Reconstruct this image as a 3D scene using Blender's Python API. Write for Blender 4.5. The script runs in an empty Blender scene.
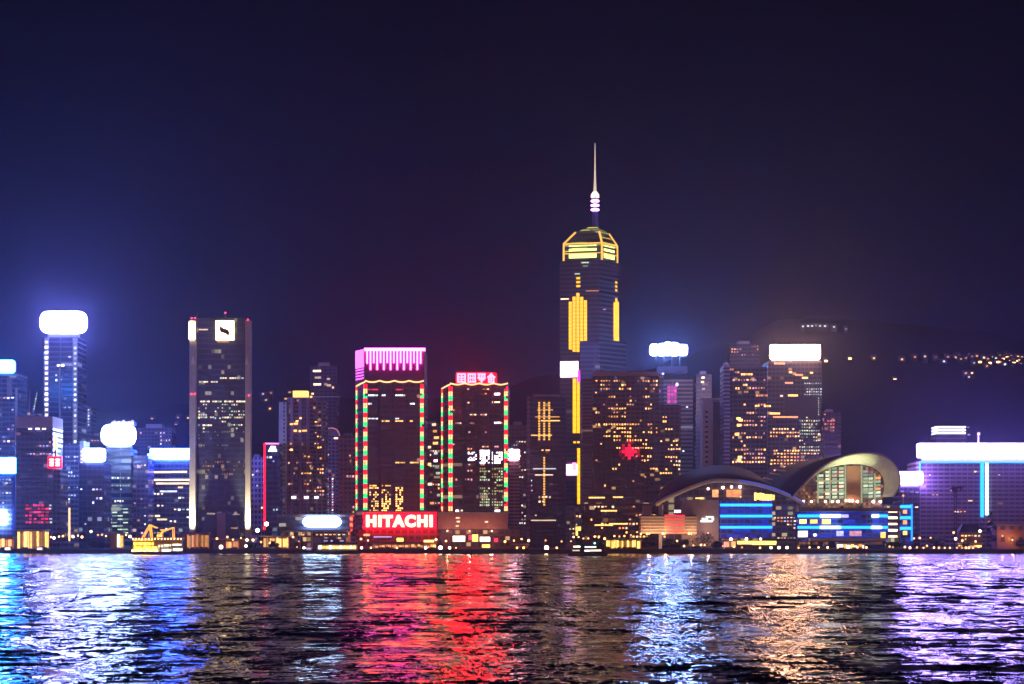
import bpy, math, random
import numpy as np
from mathutils import Vector, Matrix

S = bpy.context.scene
COL = S.collection
R = math.radians

# ------------------------------------------------------------------ camera, sky, light
F, CH, HY = 2000.0, 7.0, 543.0            # focal length (px), eye height (m), horizon row
cam_d = bpy.data.cameras.new('camera')
cam = bpy.data.objects.new('camera', cam_d)
COL.objects.link(cam)
cam.location = (0, 0, CH)
cam.rotation_euler = (R(90), 0, 0)
cam_d.sensor_width = 36.0
cam_d.lens = F / 1024.0 * 36.0
cam_d.shift_y = (HY - 342.0) / 1024.0
cam_d.clip_start = 1.0
cam_d.clip_end = 20000.0
S.camera = cam

S.view_settings.view_transform = 'Standard'
S.view_settings.look = 'None'
S.view_settings.gamma = 1.0
S.view_settings.exposure = 0.0
S.view_settings.use_curve_mapping = False
S.render.resolution_x, S.render.resolution_y = 1024, 684
S.cycles.use_denoising = True
S.cycles.max_bounces = 5
S.cycles.diffuse_bounces = 1
S.cycles.glossy_bounces = 3
S.cycles.transmission_bounces = 2
S.cycles.volume_bounces = 0
S.cycles.sample_clamp_indirect = 6.0
S.cycles.use_light_tree = True

W = bpy.data.worlds.new('World')
S.world = W
W.use_nodes = True
wn, wl = W.node_tree.nodes, W.node_tree.links
wn.clear()
wo = wn.new('ShaderNodeOutputWorld')
bg = wn.new('ShaderNodeBackground')
sky = wn.new('ShaderNodeTexSky')
sky.sky_type = 'NISHITA'
sky.sun_disc = False
sky.sun_elevation = R(3.0)
sky.sun_rotation = R(200)
tc = wn.new('ShaderNodeTexCoord')
sp = wn.new('ShaderNodeSeparateXYZ')
ramp = wn.new('ShaderNodeValToRGB')      # night sky over the city: dark zenith, violet glow low down
ramp.color_ramp.elements[0].position = 0.0
ramp.color_ramp.elements[0].color = (0.0036, 0.0030, 0.0130, 1)
ramp.color_ramp.elements[1].position = 0.28
ramp.color_ramp.elements[1].color = (0.0012, 0.0012, 0.0056, 1)
e = ramp.color_ramp.elements.new(0.12)
e.color = (0.0022, 0.0022, 0.0105, 1)
mixw = wn.new('ShaderNodeMix')
mixw.data_type = 'RGBA'
mixw.blend_type = 'ADD'
mixw.inputs[0].default_value = 0.0001
wl.new(tc.outputs['Generated'], sp.inputs[0])
wl.new(sp.outputs['Z'], ramp.inputs[0])
wl.new(ramp.outputs[0], mixw.inputs[6])
wl.new(sky.outputs[0], mixw.inputs[7])
# the bright city on the near shore, behind the viewer: a low band of glow
def wmath(op, a, b=None):
    n = wn.new('ShaderNodeMath')
    n.operation = op
    n.use_clamp = op == 'SUBTRACT'
    for i, v in enumerate((a, b)):
        if v is None:
            continue
        if isinstance(v, (int, float)):
            n.inputs[i].default_value = v
        else:
            wl.new(v, n.inputs[i])
    return n.outputs[0]


back = wmath('SUBTRACT', wmath('MULTIPLY', sp.outputs['Y'], -1.0), 0.1)
low = wmath('SUBTRACT', 1.0, wmath('DIVIDE', wmath('ABSOLUTE', sp.outputs['Z']), 0.24))
near_city = wmath('MULTIPLY', back, low)
mixc = wn.new('ShaderNodeMix')
mixc.data_type = 'RGBA'
mixc.inputs[6].default_value = (0, 0, 0, 1)
mixc.inputs[7].default_value = (1.35, .58, .60, 1)
wl.new(near_city, mixc.inputs[0])
mixd = wn.new('ShaderNodeMix')
mixd.data_type = 'RGBA'
mixd.blend_type = 'ADD'
mixd.inputs[0].default_value = 1.0
wl.new(mixw.outputs[2], mixd.inputs[6])
wl.new(mixc.outputs[2], mixd.inputs[7])
wl.new(mixd.outputs[2], bg.inputs[0])
bg.inputs[1].default_value = 1.0
wl.new(bg.outputs[0], wo.inputs[0])

sun_d = bpy.data.lights.new('moon_light', 'SUN')
sun_d.energy = 0.01
sun_d.angle = R(0.5)
sun_d.color = (0.75, 0.8, 1.0)
sun = bpy.data.objects.new('moon_light', sun_d)
COL.objects.link(sun)
sun.rotation_euler = (R(50), 0, R(-25))

# ------------------------------------------------------------------ materials
MATS = {}


def principled(name, col, rough=0.7, spec=0.3, metal=0.0):
    if name in MATS:
        return MATS[name]
    m = bpy.data.materials.new(name)
    m.use_nodes = True
    nt = m.node_tree
    b = nt.nodes['Principled BSDF']
    no = nt.nodes.new('ShaderNodeTexNoise')
    no.inputs['Scale'].default_value = 0.35
    no.inputs['Detail'].default_value = 5
    t = nt.nodes.new('ShaderNodeTexCoord')
    nt.links.new(t.outputs['Object'], no.inputs['Vector'])
    mx = nt.nodes.new('ShaderNodeMix')
    mx.data_type = 'RGBA'
    mx.inputs[6].default_value = (*[c * 0.75 for c in col], 1)
    mx.inputs[7].default_value = (*[min(1, c * 1.2) for c in col], 1)
    nt.links.new(no.outputs['Fac'], mx.inputs[0])
    nt.links.new(mx.outputs[2], b.inputs['Base Color'])
    b.inputs['Roughness'].default_value = rough
    b.inputs['Specular IOR Level'].default_value = spec
    b.inputs['Metallic'].default_value = metal
    MATS[name] = m
    return m


def emit(name, col, strength, vary=0.0, sampled=True, cell=None):
    """a lamp, sign or lit pane, or a glow put in for light or reflection; vary = how much strength differs from one object to the next"""
    if name in MATS:
        return MATS[name]
    m = bpy.data.materials.new(name)
    m.use_nodes = True
    nt = m.node_tree
    b = nt.nodes['Principled BSDF']
    b.inputs['Base Color'].default_value = (0.03, 0.03, 0.03, 1)
    b.inputs['Roughness'].default_value = 0.5
    b.inputs['Emission Color'].default_value = (*col, 1)
    b.inputs['Emission Strength'].default_value = strength
    if vary:
        oi = nt.nodes.new('ShaderNodeObjectInfo')
        mr = nt.nodes.new('ShaderNodeMapRange')
        mr.inputs['To Min'].default_value = strength * (1 - vary)
        mr.inputs['To Max'].default_value = strength * (1 + vary)
        nt.links.new(oi.outputs['Random'], mr.inputs['Value'])
        src = mr.outputs[0]
        if cell:                                   # furniture and blinds behind the pane
            t = nt.nodes.new('ShaderNodeTexCoord')
            no = nt.nodes.new('ShaderNodeTexNoise')
            no.inputs['Scale'].default_value = cell
            nt.links.new(t.outputs['Object'], no.inputs['Vector'])
            ml = nt.nodes.new('ShaderNodeMath')
            ml.operation = 'MULTIPLY'
            m2 = nt.nodes.new('ShaderNodeMath')
            m2.operation = 'MULTIPLY'
            m2.inputs[1].default_value = 2.0
            nt.links.new(no.outputs['Fac'], m2.inputs[0])
            nt.links.new(src, ml.inputs[0])
            nt.links.new(m2.outputs[0], ml.inputs[1])
            src = ml.outputs[0]
        nt.links.new(src, b.inputs['Emission Strength'])
    m.cycles.emission_sampling = 'AUTO' if sampled else 'NONE'
    MATS[name] = m
    return m


def facade(name, wall, glass, fh=3.9, bw=3.0, band=0.4, mull=0.15, lit=0.05, litcol=(1, .62, .28), lits=0.5, dim=0.03,
           dimcol=(.5, .45, 1.0), seed=0.0, rough=0.25):
    """curtain wall: floor bands and mullions, glass panes some of which have lights on behind them"""
    if name in MATS:
        return MATS[name]
    m = bpy.data.materials.new(name)
    m.use_nodes = True
    nt = m.node_tree
    N, L = nt.nodes, nt.links
    b = N['Principled BSDF']

    def math_(op, a, c=None, d=None):
        n = N.new('ShaderNodeMath')
        n.operation = op
        for i, v in enumerate((a, c, d)):
            if v is None:
                continue
            if isinstance(v, (int, float)):
                n.inputs[i].default_value = v
            else:
                L.new(v, n.inputs[i])
        return n.outputs[0]
    t = N.new('ShaderNodeTexCoord')
    s = N.new('ShaderNodeSeparateXYZ')
    L.new(t.outputs['Object'], s.inputs[0])
    u = math_('DIVIDE', math_('ADD', s.outputs[0], math_('MULTIPLY', s.outputs[1], 0.93)), bw)
    v = math_('DIVIDE', s.outputs[2], fh)
    fu, fv = math_('FRACT', u), math_('FRACT', v)
    win = math_('MULTIPLY', math_('GREATER_THAN', fu, mull), math_('GREATER_THAN', fv, band))
    cb = N.new('ShaderNodeCombineXYZ')
    L.new(math_('FLOOR', u), cb.inputs[0])
    L.new(math_('FLOOR', v), cb.inputs[1])
    cb.inputs[2].default_value = seed
    wnz = N.new('ShaderNodeTexWhiteNoise')
    wnz.noise_dimensions = '3D'
    L.new(cb.outputs[0], wnz.inputs['Vector'])
    sc = N.new('ShaderNodeSeparateColor')
    L.new(wnz.outputs['Color'], sc.inputs[0])
    mp = N.new('ShaderNodeMapping')
    mp.inputs['Scale'].default_value = (0.17, 0.8, 1)
    L.new(cb.outputs[0], mp.inputs[0])
    nz = N.new('ShaderNodeTexNoise')
    nz.inputs['Scale'].default_value = 1.0
    nz.inputs['Detail'].default_value = 1
    L.new(mp.outputs[0], nz.inputs['Vector'])
    clus = math_('MULTIPLY', math_('MAXIMUM', math_('SUBTRACT', nz.outputs['Fac'], 0.38), 0.0), 5.0 * lit)
    on = math_('GREATER_THAN', math_('ADD', sc.outputs[0], clus), 1.0)
    lv = math_('MULTIPLY', on, math_('MULTIPLY_ADD', sc.outputs[1], 1.1 * lits, 0.25 * lits))
    dv = math_('MULTIPLY', math_('POWER', sc.outputs[2], 3.0), dim)
    e1 = N.new('ShaderNodeMix')
    e1.data_type = 'RGBA'
    e1.blend_type = 'MIX'
    L.new(on, e1.inputs[0])
    e1.inputs[6].default_value = (*dimcol, 1)
    e1.inputs[7].default_value = (*litcol, 1)
    L.new(e1.outputs[2], b.inputs['Emission Color'])
    L.new(math_('MULTIPLY', win, math_('MAXIMUM', lv, dv)), b.inputs['Emission Strength'])
    n2 = N.new('ShaderNodeTexNoise')
    n2.inputs['Scale'].default_value = 0.12
    n2.inputs['Detail'].default_value = 6
    L.new(t.outputs['Object'], n2.inputs['Vector'])
    wm = N.new('ShaderNodeMix')
    wm.data_type = 'RGBA'
    L.new(n2.outputs['Fac'], wm.inputs[0])
    wm.inputs[6].default_value = (*[c * .40 for c in wall], 1)
    wm.inputs[7].default_value = (*[c * .80 for c in wall], 1)
    cm = N.new('ShaderNodeMix')
    cm.data_type = 'RGBA'
    L.new(win, cm.inputs[0])
    L.new(wm.outputs[2], cm.inputs[6])
    cm.inputs[7].default_value = (*glass, 1)
    L.new(cm.outputs[2], b.inputs['Base Color'])
    L.new(math_('MULTIPLY_ADD', win, rough - 0.75, 0.75), b.inputs['Roughness'])
    m.cycles.emission_sampling = 'NONE'
    MATS[name] = m
    return m


K = 1.0     # overall strength of the lit signs
M_SIGN_BLUE = emit('sign_bluewhite', (.24, .27, 1.0), 190 * K)
M_SIGN_CYAN = emit('sign_cyan', (.02, .21, 1.0), 70 * K)
M_SIGN_ICE = emit('sign_ice', (.30, .44, 1.0), 64 * K)
M_SIGN_DEEP = emit('sign_deep_blue', (.025, .085, 1.0), 100 * K)
M_SIGN_AZURE = emit('sign_azure', (.21, .37, 1.0), 215 * K)
M_SIGN_WARM = emit('sign_warm', (1.0, .50, .30), 88 * K)
M_SIGN_PURPLE = emit('sign_purple', (.33, .22, 1.0), 56 * K)
M_SIGN_PINK = emit('sign_pink', (1.0, .50, .66), 26 * K)
M_SIGN_RED = emit('sign_red', (1.0, .0045, .008), 190 * K)
M_PANEL_RED = emit('panel_red', (1.0, .0001, .0018), 46.0)
M_LETTER = emit('letter_cream', (1.0, .42, .20), 7.0)
M_REDHALO = emit('red_backing', (1.0, .002, .03), .8)  # glow of the added boards that imitate the red halo
M_CREAM = emit('lamp_cream', (1.0, .85, .5), 6.0)
M_LOGO = emit('logo_cream', (1.0, .66, .28), 16.0)
M_MAGENTA = emit('neon_magenta', (1.0, .045, .42), 24.0)
M_MAGPANEL = emit('panel_magenta', (.85, .10, .80), 3.2)
M_NRED = emit('neon_red', (1.0, .008, .03), 2.6)
M_NGREEN = emit('neon_green', (.02, .75, .22), 2.4)
M_NCREAM = emit('neon_cream', (1.0, .56, .20), 2.3)
M_NBLUE = emit('neon_blue', (.012, .27, 1.0), 3.6)
M_NBLUE2 = emit('neon_ice', (.45, .75, 1.0), 6.0)
M_NPURPLE = emit('neon_purple', (.75, .35, 1.0), 7.0)
M_GOLD = emit('neon_gold', (1.0, .47, .003), 2.0)
M_GOLDDIM = emit('neon_gold_dim', (1.0, .48, .06), 1.6)
M_OBST = emit('lamp_obstruction', (1.0, .03, .10), 6.0)
M_STREET = emit('lamp_street', (1.0, .42, .12), 7.0, vary=.8)
M_STREETW = emit('lamp_white', (1.0, .74, .46), 16.0, vary=.7)
M_WGOLD = emit('pane_gold', (1.0, .48, .12), 2.3, vary=.8, cell=2.0)
M_WWARM = emit('pane_warm', (1.0, .70, .42), 1.6, vary=.8, cell=2.0)
M_WORANGE = emit('pane_orange', (1.0, .36, .12), 1.2, vary=.8, cell=2.0)
M_WCOOL = emit('pane_cool', (.85, .92, 1.0), 1.6, vary=.7, cell=2.0)
M_WGREEN = emit('pane_green', (.72, .95, .62), .8, vary=.7, cell=2.0)
M_WOLIVE = emit('pane_olive', (.75, .72, .25), .45, vary=.7, cell=2.0)
M_WPINK = emit('pane_pink', (1.0, .45, .55), 1.0, vary=.7, cell=2.0)
M_WRED = emit('pane_red', (1.0, .03, .10), 1.3, vary=.6, cell=2.0)
M_REDREFL = emit('pane_red_bright', (1.0, .008, .06), 1.5, vary=.35, cell=2.0)
M_REDREFL_DIM = emit('pane_red_dim', (1.0, .01, .05), .45, vary=.7, cell=2.0)
M_WVIO = emit('pane_violet', (.55, .50, 1.0), 1.0, vary=.7, cell=2.0)
M_WWHITE = emit('pane_white', (1.0, .85, 1.0), 4.0, vary=.6, cell=1.5)
M_WBLUE = emit('pane_blue', (.01, .06, .9), .7, vary=.3, cell=2.0)
M_SHOP = emit('shop_yellow', (1.0, .62, .12), 2.4, vary=.4, cell=1.0)
M_SHOPW = emit('shop_white', (1.0, .86, .58), 4.0, vary=.4, cell=1.0)
M_SHOPO = emit('shop_orange', (1.0, .38, .06), .6, vary=.4, cell=1.0)

M_CONC = principled('concrete', (.30, .28, .28))
M_PALE = principled('pale_cladding', (.50, .47, .46))
M_PINKSTONE = principled('pink_stone', (.36, .26, .26))
M_DARK = principled('dark_metal', (.05, .05, .06), .45)
M_STEEL = principled('steel', (.32, .32, .34), .4, .5, .6)
M_GLASSDK = principled('dark_glass', (.02, .022, .035), .12, .5)
M_ROOF = principled('roof_sheet', (.030, .025, .042), .75, .15, .0)
M_CREAMWALL = principled('cream_soffit', (.72, .70, .55), .5)
M_WHITE = principled('white_paint', (.75, .74, .70), .5)
M_ORANGEP = principled('orange_paint', (.62, .26, .03), .45)
M_YELLOWP = principled('yellow_paint', (.70, .45, .05), .45)
M_HULL = principled('dark_hull', (.03, .035, .045), .35)
M_GREENP = principled('green_paint', (.05, .20, .12), .5)
M_BRICK = principled('brown_stone', (.30, .15, .11))
M_BARK = principled('bark', (.10, .07, .05), .9)

# ------------------------------------------------------------------ mesh helpers


class MB:
    def __init__(self):
        self.v, self.f, self.mi, self.cur = [], [], [], 0

    def _add(self, vs, fs):
        o = len(self.v)
        self.v += [tuple(x) for x in vs]
        self.f += [[o + i for i in q] for q in fs]
        self.mi += [self.cur] * len(fs)

    def box(self, x0, x1, y0, y1, z0, z1):
        self.prism([(x0, y0), (x1, y0), (x1, y1), (x0, y1)], z0, z1)
        return self

    def prism(self, poly, z0, z1, top=None):
        n = len(poly)
        top = top or poly
        vs = [(p[0], p[1], z0) for p in poly] + [(p[0], p[1], z1) for p in top]
        fs = [[i, (i + 1) % n, n + (i + 1) % n, n + i] for i in range(n)]
        fs += [list(range(n))[::-1], list(range(n, 2 * n))]
        self._add(vs, fs)
        return self

    def fbox(self, a, b, u0, u1, z0, z1, d0, d1):
        """box on the face line a->b (plan), u metres along, d metres outward"""
        a, b = Vector(a), Vector(b)
        t = (b - a).normalized()
        n = Vector((t.y, -t.x))
        p = [a + t * u0 + n * d1, a + t * u1 + n * d1, a + t * u1 + n * d0, a + t * u0 + n * d0]
        self.prism([(q.x, q.y) for q in p], z0, z1)
        return self

    def tube(self, pts, r, n=8, r1=None):
        pts = [Vector(p) for p in pts]
        m = len(pts)
        vs, fs = [], []
        for i, p in enumerate(pts):
            d = (pts[min(i + 1, m - 1)] - pts[max(i - 1, 0)]).normalized()
            a = d.cross(Vector((0, 1, 0)) if abs(d.y) < .9 else Vector((1, 0, 0))).normalized()
            c = d.cross(a)
            rr = r if r1 is None else r + (r1 - r) * i / max(1, m - 1)
            for k in range(n):
                an = 2 * math.pi * k / n
                vs.append(p + (a * math.cos(an) + c * math.sin(an)) * rr)
        for i in range(m - 1):
            for k in range(n):
                fs.append([i * n + k, i * n + (k + 1) % n, (i + 1) * n + (k + 1) % n, (i + 1) * n + k])
        fs += [list(range(n))[::-1], [(m - 1) * n + k for k in range(n)]]
        self._add(vs, fs)
        return self

    def lathe(self, prof, n=16, cx=0, cy=0):
        vs, fs = [], []
        for (r, z) in prof:
            for k in range(n):
                a = 2 * math.pi * k / n
                vs.append((cx + r * math.cos(a), cy + r * math.sin(a), z))
        for i in range(len(prof) - 1):
            for k in range(n):
                fs.append([i * n + k, i * n + (k + 1) % n, (i + 1) * n + (k + 1) % n, (i + 1) * n + k])
        fs += [list(range(n))[::-1], [(len(prof) - 1) * n + k for k in range(n)]]
        self._add(vs, fs)
        return self

    def ball(self, c, r, n=10, m=6, sq=(1, 1, 1)):
        prof = [(r * math.sin(math.pi * i / m) + 1e-3, -r * math.cos(math.pi * i / m)) for i in range(m + 1)]
        o = len(self.v)
        self.lathe(prof, n)
        for i in range(o, len(self.v)):
            x, y, z = self.v[i]
            self.v[i] = (c[0] + x * sq[0], c[1] + y * sq[1], c[2] + z * sq[2])
        return self

    def rbox(self, x0, x1, y0, y1, z0, z1, r):
        """panel with rounded corners in the x-z plane"""
        pts = []
        for cx, cz, a0 in ((x1 - r, z1 - r, 0), (x0 + r, z1 - r, 90), (x0 + r, z0 + r, 180), (x1 - r, z0 + r, 270)):
            for k in range(5):
                a = R(a0 + k * 22.5)
                pts.append((cx + r * math.cos(a), cz + r * math.sin(a)))
        self.xz(pts, y0, y1)
        return self

    def xz(self, pts, y0, y1):
        n = len(pts)
        vs = [(p[0], y0, p[1]) for p in pts] + [(p[0], y1, p[1]) for p in pts]
        fs = [list(range(n)), list(range(n, 2 * n))[::-1]]
        fs += [[i, n + i, n + (i + 1) % n, (i + 1) % n] for i in range(n)]
        self._add(vs, fs)
        return self

    def loft(self, rows, thick=None):
        n = len(rows[0])
        vs = [p for r in rows for p in r]
        fs = []
        for i in range(len(rows) - 1):
            for k in range(n - 1):
                fs.append([i * n + k, i * n + k + 1, (i + 1) * n + k + 1, (i + 1) * n + k])
        if thick:
            o = len(vs)
            vs = vs + [(p[0], p[1], p[2] - thick) for p in vs]
            m = len(rows)
            fs += [[o + q for q in f[::-1]] for f in fs]
            for k in range(n - 1):
                fs.append([k, o + k, o + k + 1, k + 1])
                b = (m - 1) * n
                fs.append([b + k, b + k + 1, o + b + k + 1, o + b + k])
            for i in range(m - 1):
                fs.append([i * n, (i + 1) * n, o + (i + 1) * n, o + i * n])
                fs.append([i * n + n - 1, o + i * n + n - 1, o + (i + 1) * n + n - 1, (i + 1) * n + n - 1])
        self._add(vs, fs)
        return self

    def build(self, name, mat, parent=None, smooth=False):
        me = bpy.data.meshes.new(name)
        me.from_pydata(self.v, [], self.f)
        ms = mat if isinstance(mat, (list, tuple)) else [mat]
        for q in ms:
            me.materials.append(q)
        if len(ms) > 1:
            me.polygons.foreach_set('material_index', self.mi)
        import bmesh
        bm = bmesh.new()
        bm.from_mesh(me)
        bmesh.ops.recalc_face_normals(bm, faces=bm.faces)
        bm.to_mesh(me)
        bm.free()
        if smooth:
            me.polygons.foreach_set('use_smooth', [True] * len(me.polygons))
        o = bpy.data.objects.new(name, me)
        COL.objects.link(o)
        if parent is not None:
            o.parent = parent
        return o


def tag(o, label=None, cat=None, group=None, kind=None):
    if label:
        o['label'] = label
    if cat:
        o['category'] = cat
    if group:
        o['group'] = group
    if kind:
        o['kind'] = kind
    return o


def spline(pts, n=8):
    """Catmull-Rom through 2D or 3D points"""
    P = [Vector(p) for p in pts]
    P = [P[0] * 2 - P[1]] + P + [P[-1] * 2 - P[-2]]
    out = []
    for i in range(1, len(P) - 2):
        a, b, c, d = P[i - 1:i + 3]
        for k in range(n):
            t = k / n
            out.append(.5 * ((2 * b) + (c - a) * t + (2 * a - 5 * b + 4 * c - d) * t * t + (3 * b - a - 3 * c + d) * t ** 3))
    out.append(P[-2])
    return out


UNIT = {}


def unit_box(mat):
    if mat.name not in UNIT:
        b = MB().box(-.5, .5, -.5, .5, -.5, .5)
        o = b.build('pane', mat)
        UNIT[mat.name] = o.data
        bpy.data.objects.remove(o)
    return UNIT[mat.name]


GZ = 3.0      # height of the quay above the water


class Thing:
    def __init__(self, name, label, cat, px, Y, z=GZ, group=None):
        self.Y, self.s = Y, Y / F
        self.o = bpy.data.objects.new(name, None)
        self.o.empty_display_size = 2
        COL.objects.link(self.o)
        self.o.location = ((px - 512) * self.s, Y, z)
        self.x0, self.z0 = (px - 512) * self.s, z
        tag(self.o, label, cat, group)
        self.nw = 0
        self.extra = {}

    def x(self, px):
        return (px - 512) * self.s - self.x0

    def z(self, py):
        return CH + (HY - py) * self.s - self.z0

    def box(self, name, a, b, t, u, y0, y1, mat, parent=None):
        """px a..b, rows t (top)..u (bottom; None = ground)"""
        zb = 0 if u is None else self.z(u)
        return MB().box(self.x(a), self.x(b), y0, y1, zb, self.z(t)).build(name, mat, parent or self.o)

    def rsign(self, name, a, b, t, u, y0, y1, mat, r=1.5, parent=None):
        return MB().rbox(self.x(a), self.x(b), y0, y1, self.z(u), self.z(t), r).build(name, mat, parent or self.o)

    def pane(self, a, b, t, u, mat, y=0.0, name='lit_window', parent=None):  # also makes the panes that imitate reflections
        self.nw += 1
        if self.nw > 98:                                      # the rest go into one mesh
            self.extra.setdefault((mat.name, y), MB()).box(self.x(a), self.x(b), y - .18, y + .1, self.z(u), self.z(t))
            return None
        o = bpy.data.objects.new(name, unit_box(mat))
        COL.objects.link(o)
        o.parent = parent or self.o
        o.location = ((self.x(a) + self.x(b)) / 2, y - .04, (self.z(t) + self.z(u)) / 2)
        o.scale = (abs(self.x(b) - self.x(a)), .28, abs(self.z(t) - self.z(u)))
        return o

    def panes(self, a, b, t, u, nx, ny, prob, mats, seed, fw=.62, fhh=.42, run=0.45, y=0.0):
        """a grid of lit windows; run = chance that the neighbour of a lit one is lit as well"""
        rnd = random.Random(seed)
        cw, chh = (b - a) / nx, (u - t) / ny
        for j in range(ny):
            on = False
            fp = prob * rnd.choice((.25, .6, 1, 1, 1.9))
            for i in range(nx):
                p = fp + (run if on else 0)
                on = rnd.random() < p
                if on:
                    xa = a + i * cw + cw * (1 - fw) * rnd.uniform(.3, .7)
                    ya = t + j * chh + chh * .3
                    self.pane(xa, xa + cw * fw * rnd.uniform(.62, 1.05), ya, ya + chh * fhh * rnd.uniform(.65, 1.15), rnd.choice(mats), y=y)

    def done(self):
        if self.extra:
            mats = sorted({k[0] for k in self.extra})
            b = MB()
            for (mn, y), q in self.extra.items():
                b.cur = mats.index(mn)
                b._add(q.v, q.f)
            tag(b.build('lit_window', [MATS[m] for m in mats] if len(mats) > 1 else MATS[mats[0]], self.o), kind='stuff')
            self.extra = {}
        return self


def wash(t, px, py, y, energy, col=(1, .62, .38), r=.8):
    """a bare lamp before a wall, in places added to brighten it"""
    MB().ball((t.x(px), y, t.z(py)), .4).build('wash_lamp', M_STREET, t.o)
    ld = bpy.data.lights.new('wash_lamp', 'POINT')
    ld.energy = energy
    ld.color = col
    ld.shadow_soft_size = r
    lo = bpy.data.objects.new('wash_light', ld)
    COL.objects.link(lo)
    lo.parent = t.o
    lo.location = (t.x(px), y - .8, t.z(py) + .3)


def roof_kit(t, a, b, top, seed, y0=4, y1=18, mast=False):
    """plant rooms, tanks and a mast on a flat roof"""
    rnd = random.Random(seed)
    w = b - a
    t.box('plant_room', a + w * .25, a + w * .7, top - 2.5 - rnd.random() * 2, top, y0, y1, M_CONC)
    if mast:
        p = a + w * rnd.uniform(.3, .7)
        MB().tube([(t.x(p), y0 + 3, t.z(top)), (t.x(p), y0 + 3, t.z(top - 11))], .35, 6, .12).build('mast', M_STEEL, t.o)


# ------------------------------------------------------------------ the setting
def structure(name, mb, mat, kind='structure', smooth=False):
    o = mb.build(name, mat, None, smooth)
    o['kind'] = kind
    return o


def water_material():
    m = bpy.data.materials.new('harbour_water')
    m.use_nodes = True
    nt = m.node_tree
    N, L = nt.nodes, nt.links
    b = N['Principled BSDF']
    b.inputs['Base Color'].default_value = (.004, .007, .016, 1)
    b.inputs['Roughness'].default_value = .09
    b.inputs['IOR'].default_value = 1.333
    g = N.new('ShaderNodeNewGeometry')
    parts = []
    for (sx, sy, amp, off) in ((2.0, 1.4, .20, 0), (.42, .30, .12, 31), (6.0, 4.6, .12, 77), (.30, .07, .14, 13), (.17, .016, .09, 51)):
        mp = N.new('ShaderNodeMapping')
        mp.inputs['Scale'].default_value = (sx, sy, 1)
        mp.inputs['Location'].default_value = (off, off * 1.7, 0)
        L.new(g.outputs['Position'], mp.inputs[0])
        no = N.new('ShaderNodeTexNoise')
        no.noise_dimensions = '2D'
        no.inputs['Scale'].default_value = 1
        no.inputs['Detail'].default_value = 2
        L.new(mp.outputs[0], no.inputs['Vector'])
        sub = N.new('ShaderNodeVectorMath')
        sub.operation = 'SUBTRACT'
        L.new(no.outputs['Color'], sub.inputs[0])
        sub.inputs[1].default_value = (.5, .5, .5)
        mul = N.new('ShaderNodeVectorMath')
        mul.operation = 'MULTIPLY'
        L.new(sub.outputs[0], mul.inputs[0])
        mul.inputs[1].default_value = (amp * 2.1, amp * 3.0, 0)
        parts.append(mul.outputs[0])
    acc = g.outputs['Normal']
    for p in parts:
        ad = N.new('ShaderNodeVectorMath')
        ad.operation = 'ADD'
        L.new(acc, ad.inputs[0])
        L.new(p, ad.inputs[1])
        acc = ad.outputs[0]
    nm = N.new('ShaderNodeVectorMath')
    nm.operation = 'NORMALIZE'
    L.new(acc, nm.inputs[0])
    L.new(nm.outputs[0], b.inputs['Normal'])
    return m


def build_water():
    rng = np.random.default_rng(5)
    na = 620
    r = [45.0]
    while r[-1] < 1330:
        r.append(r[-1] * 1.0034)
    r = np.array(r)
    ang = np.linspace(-.36, .36, na)
    RR, AA = np.meshgrid(r, ang, indexing='ij')
    X, Yv = RR * np.tan(AA), RR * np.ones_like(AA)
    Z = np.zeros_like(X)
    for i in range(90):
        lam = .95 * (10 / .95) ** (rng.random() ** 1.5)
        th = rng.normal(-1.52, .42)
        k = 2 * math.pi / lam
        amp = .0042 * lam ** .95 * rng.uniform(.5, 1.3) * (1.0 if lam < 3 else .62)
        fade = np.clip((lam / (RR * .0034) - 2.2) / 3.0, 0, 1)
        ph = k * (X * math.cos(th) + Yv * math.sin(th)) + rng.random() * 6.283
        Z += fade * amp * (np.sin(ph) + .25 * np.cos(2 * ph))
    for i in range(16):                                   # slow swell and old wakes
        lam = 9 * (26 / 9) ** rng.random()
        th = rng.normal(-1.5, .55)
        k = 2 * math.pi / lam
        amp = .0125 * lam / (2 * math.pi) * rng.uniform(.6, 1.3)
        fade = np.clip((lam / (RR * .0034) - 2.0) / 2.0, 0, 1) * np.clip(.35 + RR / 500, 0, 1.9)
        ph = k * (X * math.cos(th) + Yv * math.sin(th)) + rng.random() * 6.283 + .8 * np.sin(X / 31 + i)
        Z += fade * amp * (np.sin(ph) + .3 * np.cos(2 * ph))
    # patches of calmer and rougher water
    pat = .75 + .35 * np.sin(X / 23 + 1.3 * np.sin(Yv / 61)) * np.sin(Yv / 37 + .8) + .2 * np.sin(X / 9 - Yv / 17)
    Z *= pat
    nr = len(r)
    idx = np.arange(nr * na).reshape(nr, na)
    q = np.stack([idx[:-1, :-1], idx[:-1, 1:], idx[1:, 1:], idx[1:, :-1]], -1).reshape(-1, 4)
    me = bpy.data.meshes.new('water')
    me.vertices.add(nr * na)
    me.vertices.foreach_set('co', np.stack([X, Yv, Z], -1).astype(np.float32).ravel())
    me.loops.add(q.size)
    me.loops.foreach_set('vertex_index', q.astype(np.int32).ravel())
    me.polygons.add(len(q))
    me.polygons.foreach_set('loop_start', np.arange(0, q.size, 4, dtype=np.int32))
    me.polygons.foreach_set('loop_total', np.full(len(q), 4, dtype=np.int32))
    me.polygons.foreach_set('use_smooth', np.ones(len(q), dtype=bool))
    me.update()
    me.materials.append(water_material())
    o = bpy.data.objects.new('water', me)
    COL.objects.link(o)
    o['kind'] = 'structure'
    # still sheet under and around the modelled waves, out to both sides of the harbour
    structure('harbour_bed', MB().box(-2300, 2300, -250, 1330, -1.2, -.6), me.materials[0])


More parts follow.
